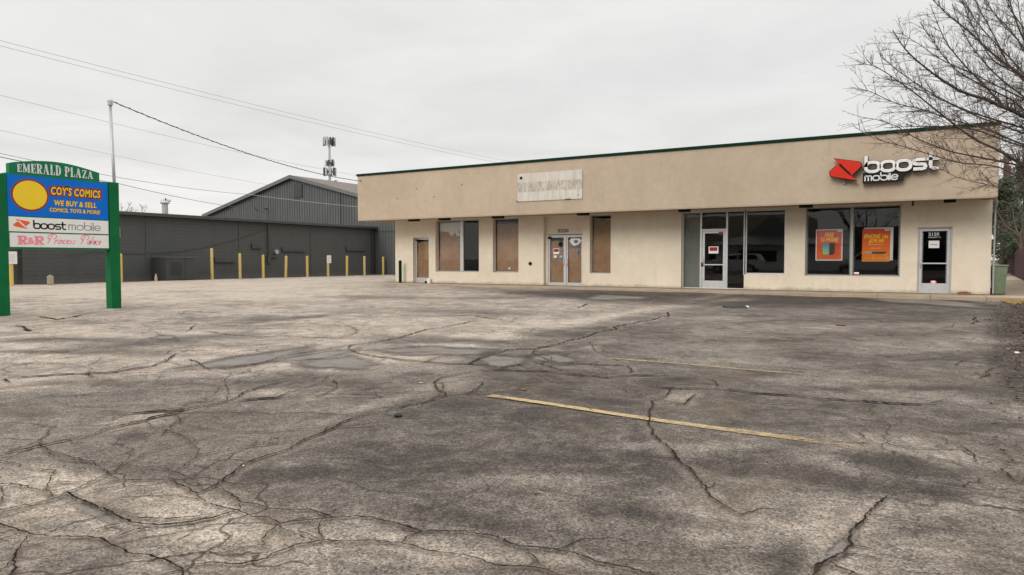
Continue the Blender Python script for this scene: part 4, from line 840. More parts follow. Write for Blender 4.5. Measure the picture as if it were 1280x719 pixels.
# small things by the store
gp = MB(); gp.tube([(-21.45, 26.2, .04), (-21.45, 26.2, 1.13)], .075, 16); gp.tube([(-21.45, 26.2, 1.13), (-21.45, 26.2, 1.16)], [.075, .04], 16); tag(gp.build('guard_post', M_greend), 'dark green steel guard post at the left corner of the store', 'post')
wb = MB(); wb.box(-19.93, -19.78, 26.33, 26.47, .071, .30); wbo = wb.build('downspout_shoe', M_white, bevel=.01); tag(wbo, 'small white box on the pavement beside the left door', 'box'); MB().box(-20.05, -19.935, 26.31, 26.45, .071, .17).build('black_block', M_black, wbo)
bk = MB(); bk.box(1.33, 1.68, 26.27, 26.46, .071, .15); bk.box(1.40, 1.60, 26.30, 26.45, .151, .17); tag(bk.build('brick', M_brick, bevel=.008), 'low reddish brick on the sidewalk right of the rightmost door', 'brick')

# trash bin
tb = empty('trash_bin', (2.45, 26.95, .075)); tag(tb, 'faded green wheeled trash bin standing at the right corner of the store', 'bin')
def frus(x0, x1, y0, y1, z0, z1, g): 
    m_ = MB(); return m_.add([(x0+g, y0+g, z0), (x1-g, y0+g, z0), (x1-g, y1-g, z0), (x0+g, y1-g, z0), (x0, y0, z1), (x1, y0, z1), (x1, y1, z1), (x0, y1, z1)], [(0, 3, 2, 1), (4, 5, 6, 7), (0, 1, 5, 4), (1, 2, 6, 5), (2, 3, 7, 6), (3, 0, 4, 7)])
frus(2.235, 2.66, 26.65, 27.25, .10, .98, .06).build('body', M_bin, tb, bevel=.025)
a_ = MB(); a_.box(2.215, 2.68, 26.62, 27.28, .98, 1.03); a_.build('lid', M_bin, tb, bevel=.012)
for x in (2.28, 2.62): a_ = MB(); a_.tube([(x-.03, 27.2, .175), (x+.03, 27.2, .175)], .10, 16); a_.build('wheel', M_rubber, tb)
a_ = MB(); a_.box(2.40, 2.62, 26.236, 26.25, .45, .75); 

# ------------------------------------------------------------------ green plaza sign
XS = -17.0
sign = empty('plaza_sign', (XS, 8.62, 0)); tag(sign, 'green two post plaza sign with blue, white and pink tenant panels', 'sign')
for yc, zt in ((7.315, 3.045), (9.745, 3.085)):
    z0 = float(lot_z(XS, yc))-.15; a_ = MB(); a_.box(XS-.12, XS+.12, yc-.12, yc+.12, z0, zt); a_.build('post', M_green, sign, bevel=.008)
cab = MB(); cab.box(XS-.075, XS+.085, 7.578, 9.622, 1.43, 3.075); cab = cab.build('cabinet', M_greenborder, sign, bevel=.006)
ar = MB(); n = 22; pts = [(9.44, 3.07), (9.44, 3.28)]+[(9.44-(9.44-7.66)*i/n, 3.28+.135*sin(pi*min(1, max(0, i/n)))+.02*(i/n)) for i in range(1, n)]+[(7.66, 3.29), (7.66, 3.07)]
ar.prism([(p[0], p[1]) for p in pts], ((XS-.07, 0, 0), (0, 1, 0), (0, 0, 1), (1, 0, 0)), .14); ar = ar.build('crown_board', M_greenborder, sign, bevel=.004)
f5 = ((XS+.0745, 0, 0), (0, 1, 0), (0, 0, 1), (1, 0, 0))
def serif_word(mb, word, x, z, W, Hh, fr, arcf=None):
    """condensed slab-serif capitals: heavy stems, hair strokes and bracket serifs"""
    G = dict(E=.62, M=1.0, R=.80, A=.86, L=.66, D=.78, P=.72, Z=.72); G['&'] = .9; G[' '] = .32; tot = sum(G[c] for c in word)+.10*(len(word)-1); u = W/tot; cx = x
    for c in word:
        w_ = G[c]*u; t = u*.26; h = u*.085
        dz = arcf((cx+w_/2-x)/W) if arcf else (0, 1); zz, H2 = z+dz[0], Hh*dz[1]
        V = lambda a: stroke(mb, [(cx+a*w_, zz), (cx+a*w_, zz+H2)], fr, t, .006)
        Hl = lambda a, b, y, wd=h: stroke(mb, [(cx+a*w_, zz+y*H2), (cx+b*w_, zz+y*H2)], fr, wd, .0064)
        if c == 'E': V(.30); Hl(.02, .95, .95, h*1.2); Hl(.02, .98, .05, h*1.2); Hl(.3, .8, .5); stroke(mb, [(cx+.93*w_, zz+H2), (cx+.93*w_, zz+H2*.72)], fr, h, .0055); stroke(mb, [(cx+.96*w_, zz), (cx+.96*w_, zz+H2*.28)], fr, h, .0055); stroke(mb, [(cx+.78*w_, zz+H2*.38), (cx+.78*w_, zz+H2*.62)], fr, h, .0055)
        elif c == 'M': stroke(mb, [(cx+.14*w_, zz), (cx+.14*w_, zz+H2)], fr, h*1.1, .006); stroke(mb, [(cx+.82*w_, zz), (cx+.82*w_, zz+H2)], fr, t, .006); stroke(mb, [(cx+.18*w_, zz+H2), (cx+.48*w_, zz+H2*.08)], fr, t*.85, .0055); stroke(mb, [(cx+.48*w_, zz+H2*.08), (cx+.76*w_, zz+H2)], fr, h, .005); Hl(.0, .3, .04); Hl(.64, 1, .04); Hl(.0, .24, .96); Hl(.76, 1, .96)
        elif c == 'L': V(.32); Hl(.04, .6, .96); Hl(.04, .97, .05, h*1.2); stroke(mb, [(cx+.94*w_, zz), (cx+.94*w_, zz+H2*.32)], fr, h*1.2, .0055)
        elif c == 'D': V(.26); Hl(0, .5, .95); Hl(0, .5, .05); stroke(mb, [(cx+p[0]*w_, zz+p[1]*H2) for p in arc(.45, .5, .40, .45, -90, 90, 14)], fr, [h+(t*.95-h)*math.sin(pi*i/14) for i in range(15)], .0055)
        elif c in 'PR':
            V(.28); Hl(0, .55, .95); Hl(.28, .55, .48); Hl(0, .52, .04); stroke(mb, [(cx+p[0]*w_, zz+p[1]*H2) for p in arc(.50, .715, .33, .235, -90, 90, 12)], fr, [h+(t*.9-h)*math.sin(pi*i/12) for i in range(13)], .0055)
            if c == 'R': stroke(mb, [(cx+.55*w_, zz+.48*H2), (cx+.78*w_, zz+.05*H2), (cx+1.0*w_, zz+.03*H2)], fr, [t*.8, t*.8, h], .005)
        elif c == 'A': stroke(mb, [(cx+.14*w_, zz), (cx+.46*w_, zz+H2)], fr, h*1.1, .006); stroke(mb, [(cx+.46*w_, zz+H2*1.0), (cx+.78*w_, zz)], fr, t, .0055); Hl(.25, .7, .32); Hl(0, .32, .04); Hl(.58, 1, .04)
        elif c == 'Z': stroke(mb, [(cx+.82*w_, zz+.95*H2), (cx+.18*w_, zz+.05*H2)], fr, t*.9, .006); Hl(.08, .94, .95, h*1.2); Hl(.06, .96, .05, h*1.2); stroke(mb, [(cx+.10*w_, zz+H2), (cx+.10*w_, zz+H2*.72)], fr, h, .0055); stroke(mb, [(cx+.93*w_, zz), (cx+.93*w_, zz+H2*.28)], fr, h, .0055)
        cx += w_+.10*u
a_ = MB(); serif_word(a_, 'EMERALD PLAZA', 7.80, 3.115, 1.50, .17, f5, lambda u: (0, .82+.58*sin(pi*(.08+.84*u)))); a_.build('crown_lettering', M_serif, ar)
f6 = lambda h: ((XS+.085+h, 0, 0), (0, 1, 0), (0, 0, 1), (1, 0, 0))
def panel(y0, y1, z0, z1, m, nm): b_ = MB(); b_.box(XS+.0855, XS+.095, y0, y1, z0, z1); return b_.build(nm, m, cab)
pb = panel(7.605, 9.600, 2.155, 3.045, M_blue, 'blue_panel'); pw = panel(7.615, 9.600, 1.815, 2.135, M_white, 'white_panel'); pk = panel(7.625, 9.600, 1.475, 1.785, M_white, 'pink_lettered_panel')
def yel(pt): return pt
a_ = MB(); a_.disc((XS+.0965, 8.02, 2.625), (0, 1, 0), (0, 0, 1), .355, .355, 48); a_.build('roundel_ring', M_maroon, cab); a_ = MB(); a_.disc((XS+.0985, 8.02, 2.625), (0, 1, 0), (0, 0, 1), .318, .318, 48); a_.build('roundel', M_yellow, cab)
a_ = MB(); F0 = f6(.0115); text(a_, "COY'S COMICS", F0, 8.375, 2.63, 1.10, .27, .002, offset=.125, shear=.12, spacing=1.04); a_.build('red_outline', M_maroon, cab)
a_ = MB(); F1 = f6(.0145); text(a_, "COY'S COMICS", F1, 8.415, 2.67, 1.02, .19, .002, offset=.03, shear=.12, spacing=1.10); a_.build('yellow_lettering', M_yellow, cab)
a_ = MB(); text(a_, 'WE BUY & SELL', F0, 8.475, 2.43, .87, .125, .002, offset=.03, shear=.1, spacing=1.08); text(a_, 'COMICS, TOYS & MORE!', F0, 8.38, 2.27, 1.04, .105, .002, offset=.028, shear=.1, spacing=1.05); a_.build('tagline', M_yellow, cab)
a_ = MB(); text(a_, 'WE BUY & SELL', f6(.0105), 8.468, 2.42, .885, .145, .0006, offset=.06, shear=.1, spacing=1.03); text(a_, 'COMICS, TOYS & MORE!', f6(.0105), 8.373, 2.26, 1.055, .125, .0006, offset=.055, shear=.1, spacing=1.02); a_.build('tagline_outline', M_maroon, cab)
# small emblem + word on white panel
em = [(p[0], p[1]) for p in up_]; ex0, ex1 = min(p[0] for p in em), max(p[0] for p in em); ez0, ez1 = min(p[1] for p in em), max(p[1] for p in em)
a_ = MB(); a_.prism([(7.70+(p[0]-ex0)/(ex1-ex0)*.30, 1.875+(p[1]-ez0)/(ez1-ez0)*.21) for p in em], f6(.0105), .002); a_.build('small_emblem', M_orange, cab)
a_ = MB(); stroke(a_, [(7.79, 2.045), (7.91, 1.925)], f6(.0127), .028, .001); a_.build('emblem_slash', M_white, cab)
a_ = MB(); boost(a_, 8.06, 1.885, .64/5.85, .125, f6(.0105), .030, .002, 'boost'); a_.build('bold_lettering', M_ink, cab); a_ = MB(); boost(a_, 8.745, 1.885, .735/6.0, .125, f6(.0105), .011, .002, 'mobile'); a_.build('thin_lettering', M_ink, cab)
a_ = MB(); serif_word(a_, 'R R', 7.76, 1.535, .50, .19, f6(.0105)); text(a_, '&', f6(.0105), 7.945, 1.54, .14, .15, .002, offset=.03); 
a_.build('pink_lettering', M_pink, cab)
def script(mb, fr, x, z, s, strokes):
    for st in strokes: stroke(mb, [(x+(p[0]+.32*p[1])*s, z+p[1]*s) for p in st], fr, .019, .002)
fr7 = f6(.0105)
Pcap = [arc(.35, .78, .42, .30, 250, -60, 16), [(.30, 1.0), (.22, .5), (.12, .0)]]
def low(c, x):
    e_ = [(x, .22), (x+.1, .35), (x+.22, .45), (x+.25, .35), (x+.16, .22), (x+.04, .25)]
    return {'r': [[(x, 0), (x+.05, .45)], [(x+.04, .3), (x+.15, .45), (x+.25, .42)]], 'i': [[(x+.02, .45), (x, .05), (x+.12, .02)], [(x+.04, .6), (x+.04, .66)]], 'n': [[(x, 0), (x+.04, .45)], [(x+.03, .3), (x+.14, .45), (x+.22, .38), (x+.20, .0), (x+.30, .04)]],
            'c': [arc(x+.14, .23, .13, .22, 50, 320, 10)], 'e': [[(x+.02, .22), (x+.24, .30)]+arc(x+.14, .23, .12, .22, 40, 320, 10)], 's': [[(x+.2, .42), (x+.08, .38), (x+.08, .27), (x+.18, .17), (x+.12, .03), (x-.02, .04)]],
            'a': [arc(x+.12, .23, .12, .21, 0, 360, 10), [(x+.25, .44), (x+.24, .05), (x+.32, .04)]], 'l': [[(x+.08, .95), (x+.02, .1), (x+.12, .02)]]}[c]
for word, xs_, cs_ in (('P', 8.30, 'rincess'), ('P', 8.97, 'alace')):
    a_ = MB(); S_ = .20; script(a_, fr7, xs_, 1.56, S_, Pcap); cx = .78
    for c in cs_: script(a_, fr7, xs_, 1.56, S_, low(c, cx)); cx += {'i': .17, 'l': .2}.get(c, .33)
    a_.build('script_lettering', M_pink, cab)

def remap(o):
    for ch in [q for q in bpy.data.objects if q.parent == o]:
        if ch.name.startswith('post'): continue
        oy = world_loc(ch).y
        if not ch.get('done'):
            for v_ in ch.data.vertices: v_.co.y = 7.45+(v_.co.y+oy-7.605)*1.0777-oy
            ch.data.update()
        remap(ch)
remap(sign)
# service mast behind the right post
ms = empty('service_mast', (-17.16, 9.93, 1.7)); tag(ms, 'tall thin grey metal mast rising behind the plaza sign', 'mast')
a_ = MB(); a_.tube([(-17.155, 9.945, 1.95), (-17.16, 9.86, 5.03)], [.040, .034], 12); a_.build('pipe', M_galv, ms, smooth=True)
a_ = MB(); a_.tube([(-17.16, 9.86, 5.0), (-17.16, 9.86, 5.1), (-17.15, 9.90, 5.14)], [.06, .065, .03], 12); a_.build('weather_cap', M_galv, ms)
a_ = MB(); a_.box(-17.22, -17.09, 9.875, 10.0, 1.74, 2.0); a_.build('junction_box', M_galv, ms, bevel=.008)

# ------------------------------------------------------------------ wires (far ends and near ends continue out of view)
def wire(pts, r, m, label, sag=0, n=24, twist=False):
    P = []
    for a, b_ in zip(pts[:-1], pts[1:]):
        a, b_ = Vector(a), Vector(b_)
        for i in range(n): u = i/n; p = a.lerp(b_, u); p.z -= sag*4*u*(1-u)*(b_-a).length*.01; P.append(p)
    P.append(Vector(pts[-1])); mb = MB(); mb.tube(P, r, 5)
    if twist:
        T = []
        for i in range(len(P)*3):
            u = i/3; k = min(int(u), len(P)-2); p = P[k].lerp(P[k+1], u-k); T.append(p+Vector((.0, cos(i*1.9)*r*1.8, sin(i*1.9)*r*1.8)))
        mb.tube(T, r*.6, 4)
    return tag(mb.build('overhead_wire', m), label, 'wire', 'overhead wires')
wire([(-17.15, 9.92, 5.10), (-23.2, 26.0, 5.02)], .012, M_wire, 'black twisted cable from the grey mast top to the store roof corner', 2.0, 40, True)
wire([atR(-420, -60, 20), atR(760, 222, 78)], .0085, M_wireg, 'highest thin wire crossing the sky, upper of a close pair', 1.1)
wire([atR(-420, -52, 20), atR(760, 226, 78)], .0085, M_wireg, 'thin wire just under the highest one, lower of a close pair', 1.1)
wire([atR(-300, 40, 24), atR(560, 236, 66)], .0085, M_wireg, 'thin grey wire passing behind the upper part of the mast', 1.5)
wire([atR(-300, 92, 26), atR(420, 243, 78)], .0085, M_wireg, 'thin grey wire running down to the peak of the metal gable', 1.0)
wire([atR(-200, 145, 24), atR(127, 218, 33), atR(310, 243, 50), atR(475, 261, 50)], .014, M_wireg, 'pale wire passing in front of the grey gable wall', .7)
wire([atR(-200, 148, 15), atR(60, 208, 22), atR(150, 230, 30), atR(330, 263, 49.5)], .012, M_wire, 'black cable running to the weatherhead on the dark block building', .8)
wire([(-36.9, 15.4, 1.4), (-37.27, 20.4, 1.62), (-37.27, 25.6, 1.72), (-37.27, 31.6, 3.22)], .014, M_wire, 'loose black cable sagging along the dark block wall', 2.5)

# ------------------------------------------------------------------ grey block building
XG = -37.3; YE = 42.35
gb = empty('block_building', (-45, 28, 0)); tag(gb, 'long low dark grey painted block building behind the row of yellow posts', 'building')
a_ = MB(); a_.box(-56, XG, 17.0, YE, -.1, 3.62); a_.box(-56, XG-.35, 4, 17.0, -.1, 3.60)
for y in (23.3, 29.5, 35.6): a_.box(XG, XG+.035, y-.06, y+.06, 0, 3.55)
a_.build('wall', M_block, gb)
a_ = MB(); a_.add([(XG+.32, 3.9, 3.62), (XG+.32, YE-.003, 3.66), (-57, YE-.003, 3.95), (-57, 3.9, 3.95), (XG+.32, 3.9, 3.80), (XG+.32, YE-.003, 3.84), (-57, YE-.003, 4.25), (-57, 3.9, 4.25)], [(0, 3, 2, 1), (4, 5, 6, 7), (0, 1, 5, 4), (1, 2, 6, 5), (2, 3, 7, 6), (3, 0, 4, 7)]); rf = a_.build('roof', M_rooflow, gb)
a_ = MB(); a_.box(XG+.325, XG+.37, 3.9, YE-.005, 3.64, 3.79); a_.box(XG+.1, XG+.32, YE-.12, YE-.01, 3.5, 3.62); a_.build('gutter', M_trimdark, gb)
a_ = MB(); a_.box(XG+.02, XG+.16, YE-.45, YE-.3, .0, 3.62); a_.box(XG+.02, XG+.10, YE-.12, YE-.02, 0, 3.6); a_.build('downpipe', M_trimdark, gb)
vp = MB(); vp.tube([(-38.3, 25.1, 3.7), (-38.3, 25.1, 4.50)], .17, 14); vp.tube([(-38.3, 25.1, 4.50), (-38.3, 25.1, 4.56)], [.25, .27], 14); vp.tube([(-38.3, 25.1, 4.56), (-38.3, 25.1, 4.66)], [.27, .20], 14); vp.build('vent_stack', M_galv, rf, smooth=False)
a_ = MB(); a_.tube([(XG+.10, 31.75, 1.0), (XG+.10, 31.75, 4.55)], .055, 10); a_.tube([(XG+.10, 31.75, 4.55), (XG+.10, 31.62, 4.66), (XG+.10, 31.48, 4.58)], .07, 8); a_.tube([(XG+.10, 31.6, 4.55), (XG+.1, 31.2, 4.35), (XG+.1, 30.7, 4.5), (XG+.1, 30.4, 4.4)], .02, 6); a_.tube([(XG+.10, 30.9, 4.3), (XG+.1, 30.6, 4.75)], .03, 6)
a_.box(XG+.01, XG+.16, 31.62, 31.88, .95, 1.45); a_.box(XG+.01, XG+.16, 31.9, 32.4, 1.35, 1.45); a_.build('service_riser', M_trimdark, gb)
a_ = MB(); a_.tube([(XG+.02, 32.35, 1.72), (XG+.22, 32.35, 1.72)], .15, 16); a_.build('meter', M_galv, gb)
for y0, y1, z in ((27.6, 29.1, 1.02), (30.4, 31.2, 1.92), (32.9, 35.0, 1.75), (39.1, 41.2, 1.85)):
    a_ = MB(); a_.box(XG+.005, XG+.12, y0, y1, z, z+.09); a_.box(XG+.005, XG+.10, y0, y0+.08, z+.09, z+.32); a_.build('wall_bracket', M_trimdark, gb)
a_ = MB(); a_.box(XG-.34, XG-.28, 15.1, 16.2, .7, 2.1); a_.build('window', M_black, gb)
a_ = MB(); a_.box(XG+.04, XG+1.0, 17, YE-.02, -.05, .035); tag(a_.build('dirt_kerb', M_soil), 'strip of dirt at the foot of the block wall', 'verge', kind='structure')

# metal gable building
gm = empty('metal_barn', (-46.6, 52, 0)); tag(gm, 'tall dark grey metal sided building with a low gable behind the block building', 'building')
pk_, el_ = (-46.57, 8.37), 5.42
def gz(x): return pk_[1]-abs(x-pk_[0])*.2545
xs = np.arange(-58.2, -34.79, .15); a_ = MB(); 
for i in range(len(xs)-1):
    x0, x1 = xs[i], xs[i+1]; rib = (i % 2 == 0); y = YE+.02+(.0 if rib else .035); a_.quad((x0, y, 0), (x1, y, 0), (x1, y, gz(x1)), (x0, y, gz(x0)))
    y2 = YE+.02+(.035 if rib else 0); a_.quad((x1, y, 0), (x1, y2, 0), (x1, y2, gz(x1)), (x1, y, gz(x1)))
a_.quad((-34.8, YE+.03, 0), (-34.8, 66, 0), (-34.8, 66, gz(-34.8)), (-34.8, YE+.03, gz(-34.8))); a_.quad((-58.2, 66, 0), (-58.2, YE+.03, 0), (-58.2, YE+.03, gz(-58.2)), (-58.2, 66, gz(-58.2)))
a_.add([(-58.2, 66, 0), (-34.8, 66, 0), (-34.8, 66, gz(-34.8)), (pk_[0], 66, 8.37), (-58.2, 66, gz(-58.2))], [(0, 1, 2, 3, 4)])
a_.build('wall', M_siding, gm)
a_ = MB()
for xa, xb in ((-58.5, pk_[0]), (pk_[0], -34.5)):
    za, zb = gz(xa)+.02, gz(xb)+.02; a_.add([(xa, YE-.25, za), (xb, YE-.25, zb), (xb, 66.2, zb), (xa, 66.2, za), (xa, YE-.25, za+.10), (xb, YE-.25, zb+.10), (xb, 66.2, zb+.10), (xa, 66.2, za+.10)], [(0, 3, 2, 1), (4, 5, 6, 7), (0, 1, 5, 4), (1, 2, 6, 5), (2, 3, 7, 6), (3, 0, 4, 7)])
a_.build('roof', M_barnroof, gm)
a_ = MB()
for xa, xb in ((-58.5, pk_[0]), (pk_[0], -34.5)):
    za, zb = gz(xa)-.16, gz(xb)-.16; a_.add([(xa, YE-.29, za), (xb, YE-.29, zb), (xb, YE-.255, zb), (xa, YE-.255, za), (xa, YE-.29, za+.30), (xb, YE-.29, zb+.30), (xb, YE-.255, zb+.30), (xa, YE-.255, za+.30)], [(0, 3, 2, 1), (4, 5, 6, 7), (0, 1, 5, 4), (1, 2, 6, 5), (2, 3, 7, 6), (3, 0, 4, 7)])
a_.build('rake_trim', mat('rake_grey', (.13, .135, .135), .5), gm)
a_ = MB(); a_.box(-46.35, -45.35, YE-.05, YE+.015, 6.55, 7.65)
for z in np.arange(6.6, 7.6, .12): a_.box(-46.3, -45.4, YE-.075, YE-.052, z, z+.05)
a_.build('louvre', M_trimdark, gm)
a_ = MB(); a_.box(-37.25, -34.82, YE-.01, YE+.018, 3.43, 3.47); a_.box(-41.0, -40.93, YE-.01, YE+.018, 4.0, 6.9); a_.build('seam_trim', M_trimdark, gm)

# AC unit, stubs
ac = empty('air_conditioner', (-36.35, 24.5, 0)); tag(ac, 'large dark grey air conditioning cabinet against the block wall', 'air conditioner')
XA = -35.85
def at_x(px, py, x): d = ray(px, py); return _O+d*(x/d[0])
yl = at_x(208, 340, XA)[1]; yr = at_x(243.5, 340, XA)[1]
a_ = MB(); a_.box(XG+.12, XA, yl, yr, .03, 1.30); a_.build('cabinet', M_ac, ac, bevel=.02)
a_ = MB(); a_.box(XG+.10, XA+.03, yl-.03, yr+.03, 1.30, 1.35); a_.build('lid', mat('ac_lid', (.10, .102, .10), .6), ac)
a_ = MB(); n = 16
for i in range(n): y = yl+.25+i*.045; a_.box(XA+.001, XA+.015, y, y+.02, .3, 1.05)
a_.build('grille', M_trimdark, ac); a_ = MB(); a_.box(XA+.001, XA+.02, (yl+yr)/2+.30, (yl+yr)/2+.33, .08, 1.28); a_.build('panel_seam', M_trimdark, ac)
p = at_x(195, 351, -35.2); a_ = MB(); a_.tube([(p[0], p[1], 0), (p[0], p[1], .25), (p[0], p[1], .3), (p[0], p[1], .42)], [.07, .07, .045, .04], 10); tag(a_.build('standpipe', M_clay), 'small pale standpipe in front of the air conditioning cabinet', 'pipe')
p = at_x(63, 356.5, -35.4); a_ = MB(); a_.box(p[0]-.12, p[0]+.12, p[1]-.1, p[1]+.1, 0, .42); a_.box(p[0]-.06, p[0]+.06, p[1]-.05, p[1]+.05, .42, .47); tag(a_.build('concrete_stub', M_clay, bevel=.03), 'squat concrete stub under the plaza sign panel', 'stub')

# bollards
BX = -36.15; spec = [(14, 1.5, 0), (151, 1.5, 0), (265, 1.86, 0), (300, 1.58, 0), (329, 1.50, 0), (357, 1.45, .045), (384, 1.45, 0), (410, 1.44, 0), (433.5, 1.47, .02), (455.5, 1.46, 0), (479, 1.42, 0)]
labs = ['yellow post with a white notice at the far left, seen between the plaza sign legs', 'yellow post half hidden behind the right leg of the plaza sign', 'tallest yellow post, white topped, just right of the air conditioning cabinet', 'second yellow post right of the air conditioning cabinet', 'yellow post standing in front of the electric riser pipe', 'leaning yellow post just right of the electric meter', 'yellow post between the leaning post and the post with a notice', 'yellow post carrying a white notice near the end of the block wall', 'yellow post just right of the one near the wall end carrying a notice', 'yellow post beside the downpipe at the end of the block wall', 'rightmost yellow post in front of the metal siding beside the store']
proto = None
for (px, hh, lean), lb in zip(spec, labs):
    x = BX if px > 20 else -35.2; p = at_x(px, 340, x)
    if proto is None:
        bmesh_ = MB(); rp_ = .085; prof = [(0, rp_), (.5, rp_), (1.0, rp_), (1.0, rp_)]
        bmesh_.tube([(0, 0, -.05), (0, 0, .4), (0, 0, .8), (0, 0, .97), (0, 0, .99), (0, 0, 1.0)], [.088, .085, .086, .085, .07, .03], 16); root = bmesh_.build('bollard', M_boll, None, origin=(0, 0, 0)); proto = root
    else: root = proto.copy(); link(root)
    root.location = (p[0], p[1], float(lot_z(p[0], p[1]))); root.scale = (1, 1, hh); root.rotation_euler = (0, 0, px); 
    if lean: root.rotation_euler = (-lean, 0, 0)
    tag(root, lb, 'bollard', 'yellow posts along the block wall')
bl = [o for o in bpy.data.objects if o.get('category') == 'bollard']
for i, (zc, yy) in ((0, (1.28, 0)), (7, (1.22, 0))):
    o = bl[i]; L = o.location; s = MB(); s.box(L.x+.11, L.x+.125, L.y-.20, L.y+.20, zc-.28, zc+.28); so_ = s.build('notice_plate', M_white); tag(so_, ['white notice plate on the far left yellow post', 'white notice plate on the yellow post near the wall end'][i > 0], 'sign', 'white notices on posts')
    s = MB()
    for k in range(4): s.box(L.x+.126, L.x+.128, L.y-.12, L.y+.12, zc+.12-k*.09, zc+.135-k*.09)
    s.build('print_lines', mat('grey_print', (.35, .35, .35), .6), so_)
    s = MB(); s.box(L.x+.05, L.x+.109, L.y-.03, L.y+.03, zc-.03, zc+.03); s.build('mounting_block', M_galv, so_)

# cell tower
b0 = atR(413.3, 324, 130); tw = empty('cell_tower', (b0.x, b0.y, 0)); tag(tw, 'distant cell tower with clustered white antenna panels behind the gable roof', 'tower')
a_ = MB(); a_.tube([(b0.x, b0.y, 0), (b0.x, b0.y, 15), (b0.x, b0.y, 24)], [.42, .27, .16], 12); a_.build('pole', M_galv, tw)
M_panel = mat('antenna_panel', (.46, .46, .46), .5); rs = random.Random(4)
for z, hgt, rad, cnt in ((23.3, 1.5, 1.0, 10), (19.3, 1.1, .75, 7), (17.7, 1.5, 1.05, 9), (15.0, 2.2, 1.25, 6)):
    f_ = MB(); ringp = [(b0.x+cos(2*pi*k/9)*rad*.8, b0.y+sin(2*pi*k/9)*rad*.8, z) for k in range(10)]; f_.tube(ringp, .07, 6); 
    for k in range(3): a = 2*pi*k/3; f_.tube([(b0.x, b0.y, z), (b0.x+cos(a)*rad*.8, b0.y+sin(a)*rad*.8, z)], .08, 6)
    pf = f_.build('platform', M_trimdark, tw)
    for k in range(cnt):
        a = 2*pi*k/cnt+rs.uniform(-.1, .1); x, y = b0.x+cos(a)*rad, b0.y+sin(a)*rad; q = MB(); q.box(x-.15, x+.15, y-.10, y+.10, z-hgt/2+rs.uniform(-.15, .15), z+hgt/2+rs.uniform(-.1, .1)); q.build('antenna', M_panel if k % 3 else M_trimdark, pf)

# utility poles
def upole(px, ptop, r, label, arm=1.2, rad=.14):
    top = atR(px, ptop, r); e_ = empty('utility_pole', (top.x, top.y, 0)); tag(e_, label, 'utility pole')
    a_ = MB(); a_.tube([(top.x, top.y, -.1), (top.x, top.y, top.z)], [rad*1.3, rad*.8], 10); a_.build('pole', M_wood, e_)
    a_ = MB(); a_.box(top.x-arm*cos(YAW), top.x+arm*cos(YAW), top.y-.06, top.y+.06, top.z-.5, top.z-.35); a_.build('crossarm', M_wood, e_)
    for k in (-1, -.5, .5, 1): a_ = MB(); a_.tube([(top.x+k*arm*.8, top.y, top.z-.35), (top.x+k*arm*.8, top.y, top.z-.12)], .05, 8); a_.build('insulator', M_galv, e_)
    return e_, top
upole(207, 248, 95, 'small distant utility pole with a crossarm above the block building roof')
e_, tp = upole(1258.5, 193, 52, 'dark wooden utility pole top behind the bare tree, right of the store', .5, .20)
a_ = MB(); a_.tube([(tp.x+.02, tp.y-.35, tp.z-1.9), (tp.x+.02, tp.y-.35, tp.z-.9)], .24, 14); a_.build('transformer', mat('rust_brown', (.10, .045, .035), .7), e_)

# ------------------------------------------------------------------ right side background
fn = empty('panel_fence', (7, 60, 0)); tag(fn, 'dark brown board fence running along the alley beside the store', 'fence')
fa, fb_ = Vector(atZ(1251, 337.5, 0)), Vector(atZ(1315, 370, 0)); d = (fb_-fa); Lf = d.length; d.normalize(); nn = Vector((-d.y, d.x, 0)); nb = int(Lf/.15); a_ = MB()
for i in range(nb):
    p = fa+d*(i*.15); q = p+d*.14; off = nn*(.02*(i % 2)); h = 1.85-.25*i/nb+.01*rnd.random(); a_.add([p+off, q+off, q+off+nn*.03, p+off+nn*.03]+[v_+Vector((0, 0, h)) for v_ in (p+off, q+off, q+off+nn*.03, p+off+nn*.03)], [(0, 3, 2, 1), (4, 5, 6, 7), (0, 1, 5, 4), (1, 2, 6, 5), (2, 3, 7, 6), (3, 0, 4, 7)])
a_.build('boards', M_fence, fn)
for k in range(int(Lf/2.4)+1):
    p = fa+d*k*2.4; a_ = MB(); a_.box(p.x+.06, p.x+.16, p.y-.05, p.y+.05, 0, 1.9); a_.build('post', M_fence, fn)
o = atR(1278, 324, 75); a_ = MB(); a_.box(o.x-.8, o.x+6, o.y, o.y+5, 0, 3.1); sh = empty('shed', (o.x+2, o.y+2, 0)); tag(sh, 'beige shed standing behind the brown fence', 'shed'); a_.build('wall', M_clay, sh); a_ = MB(); a_.box(o.x-1.0, o.x+6.2, o.y-.2, o.y+5.2, 3.1, 3.25); a_.build('roof', M_rooflow, sh)
a_ = MB(); a_.box(o.x+.6, o.x+1.6, o.y-.03, o.y-.003, .2, 2.2); a_.build('door', M_trimdark, sh)

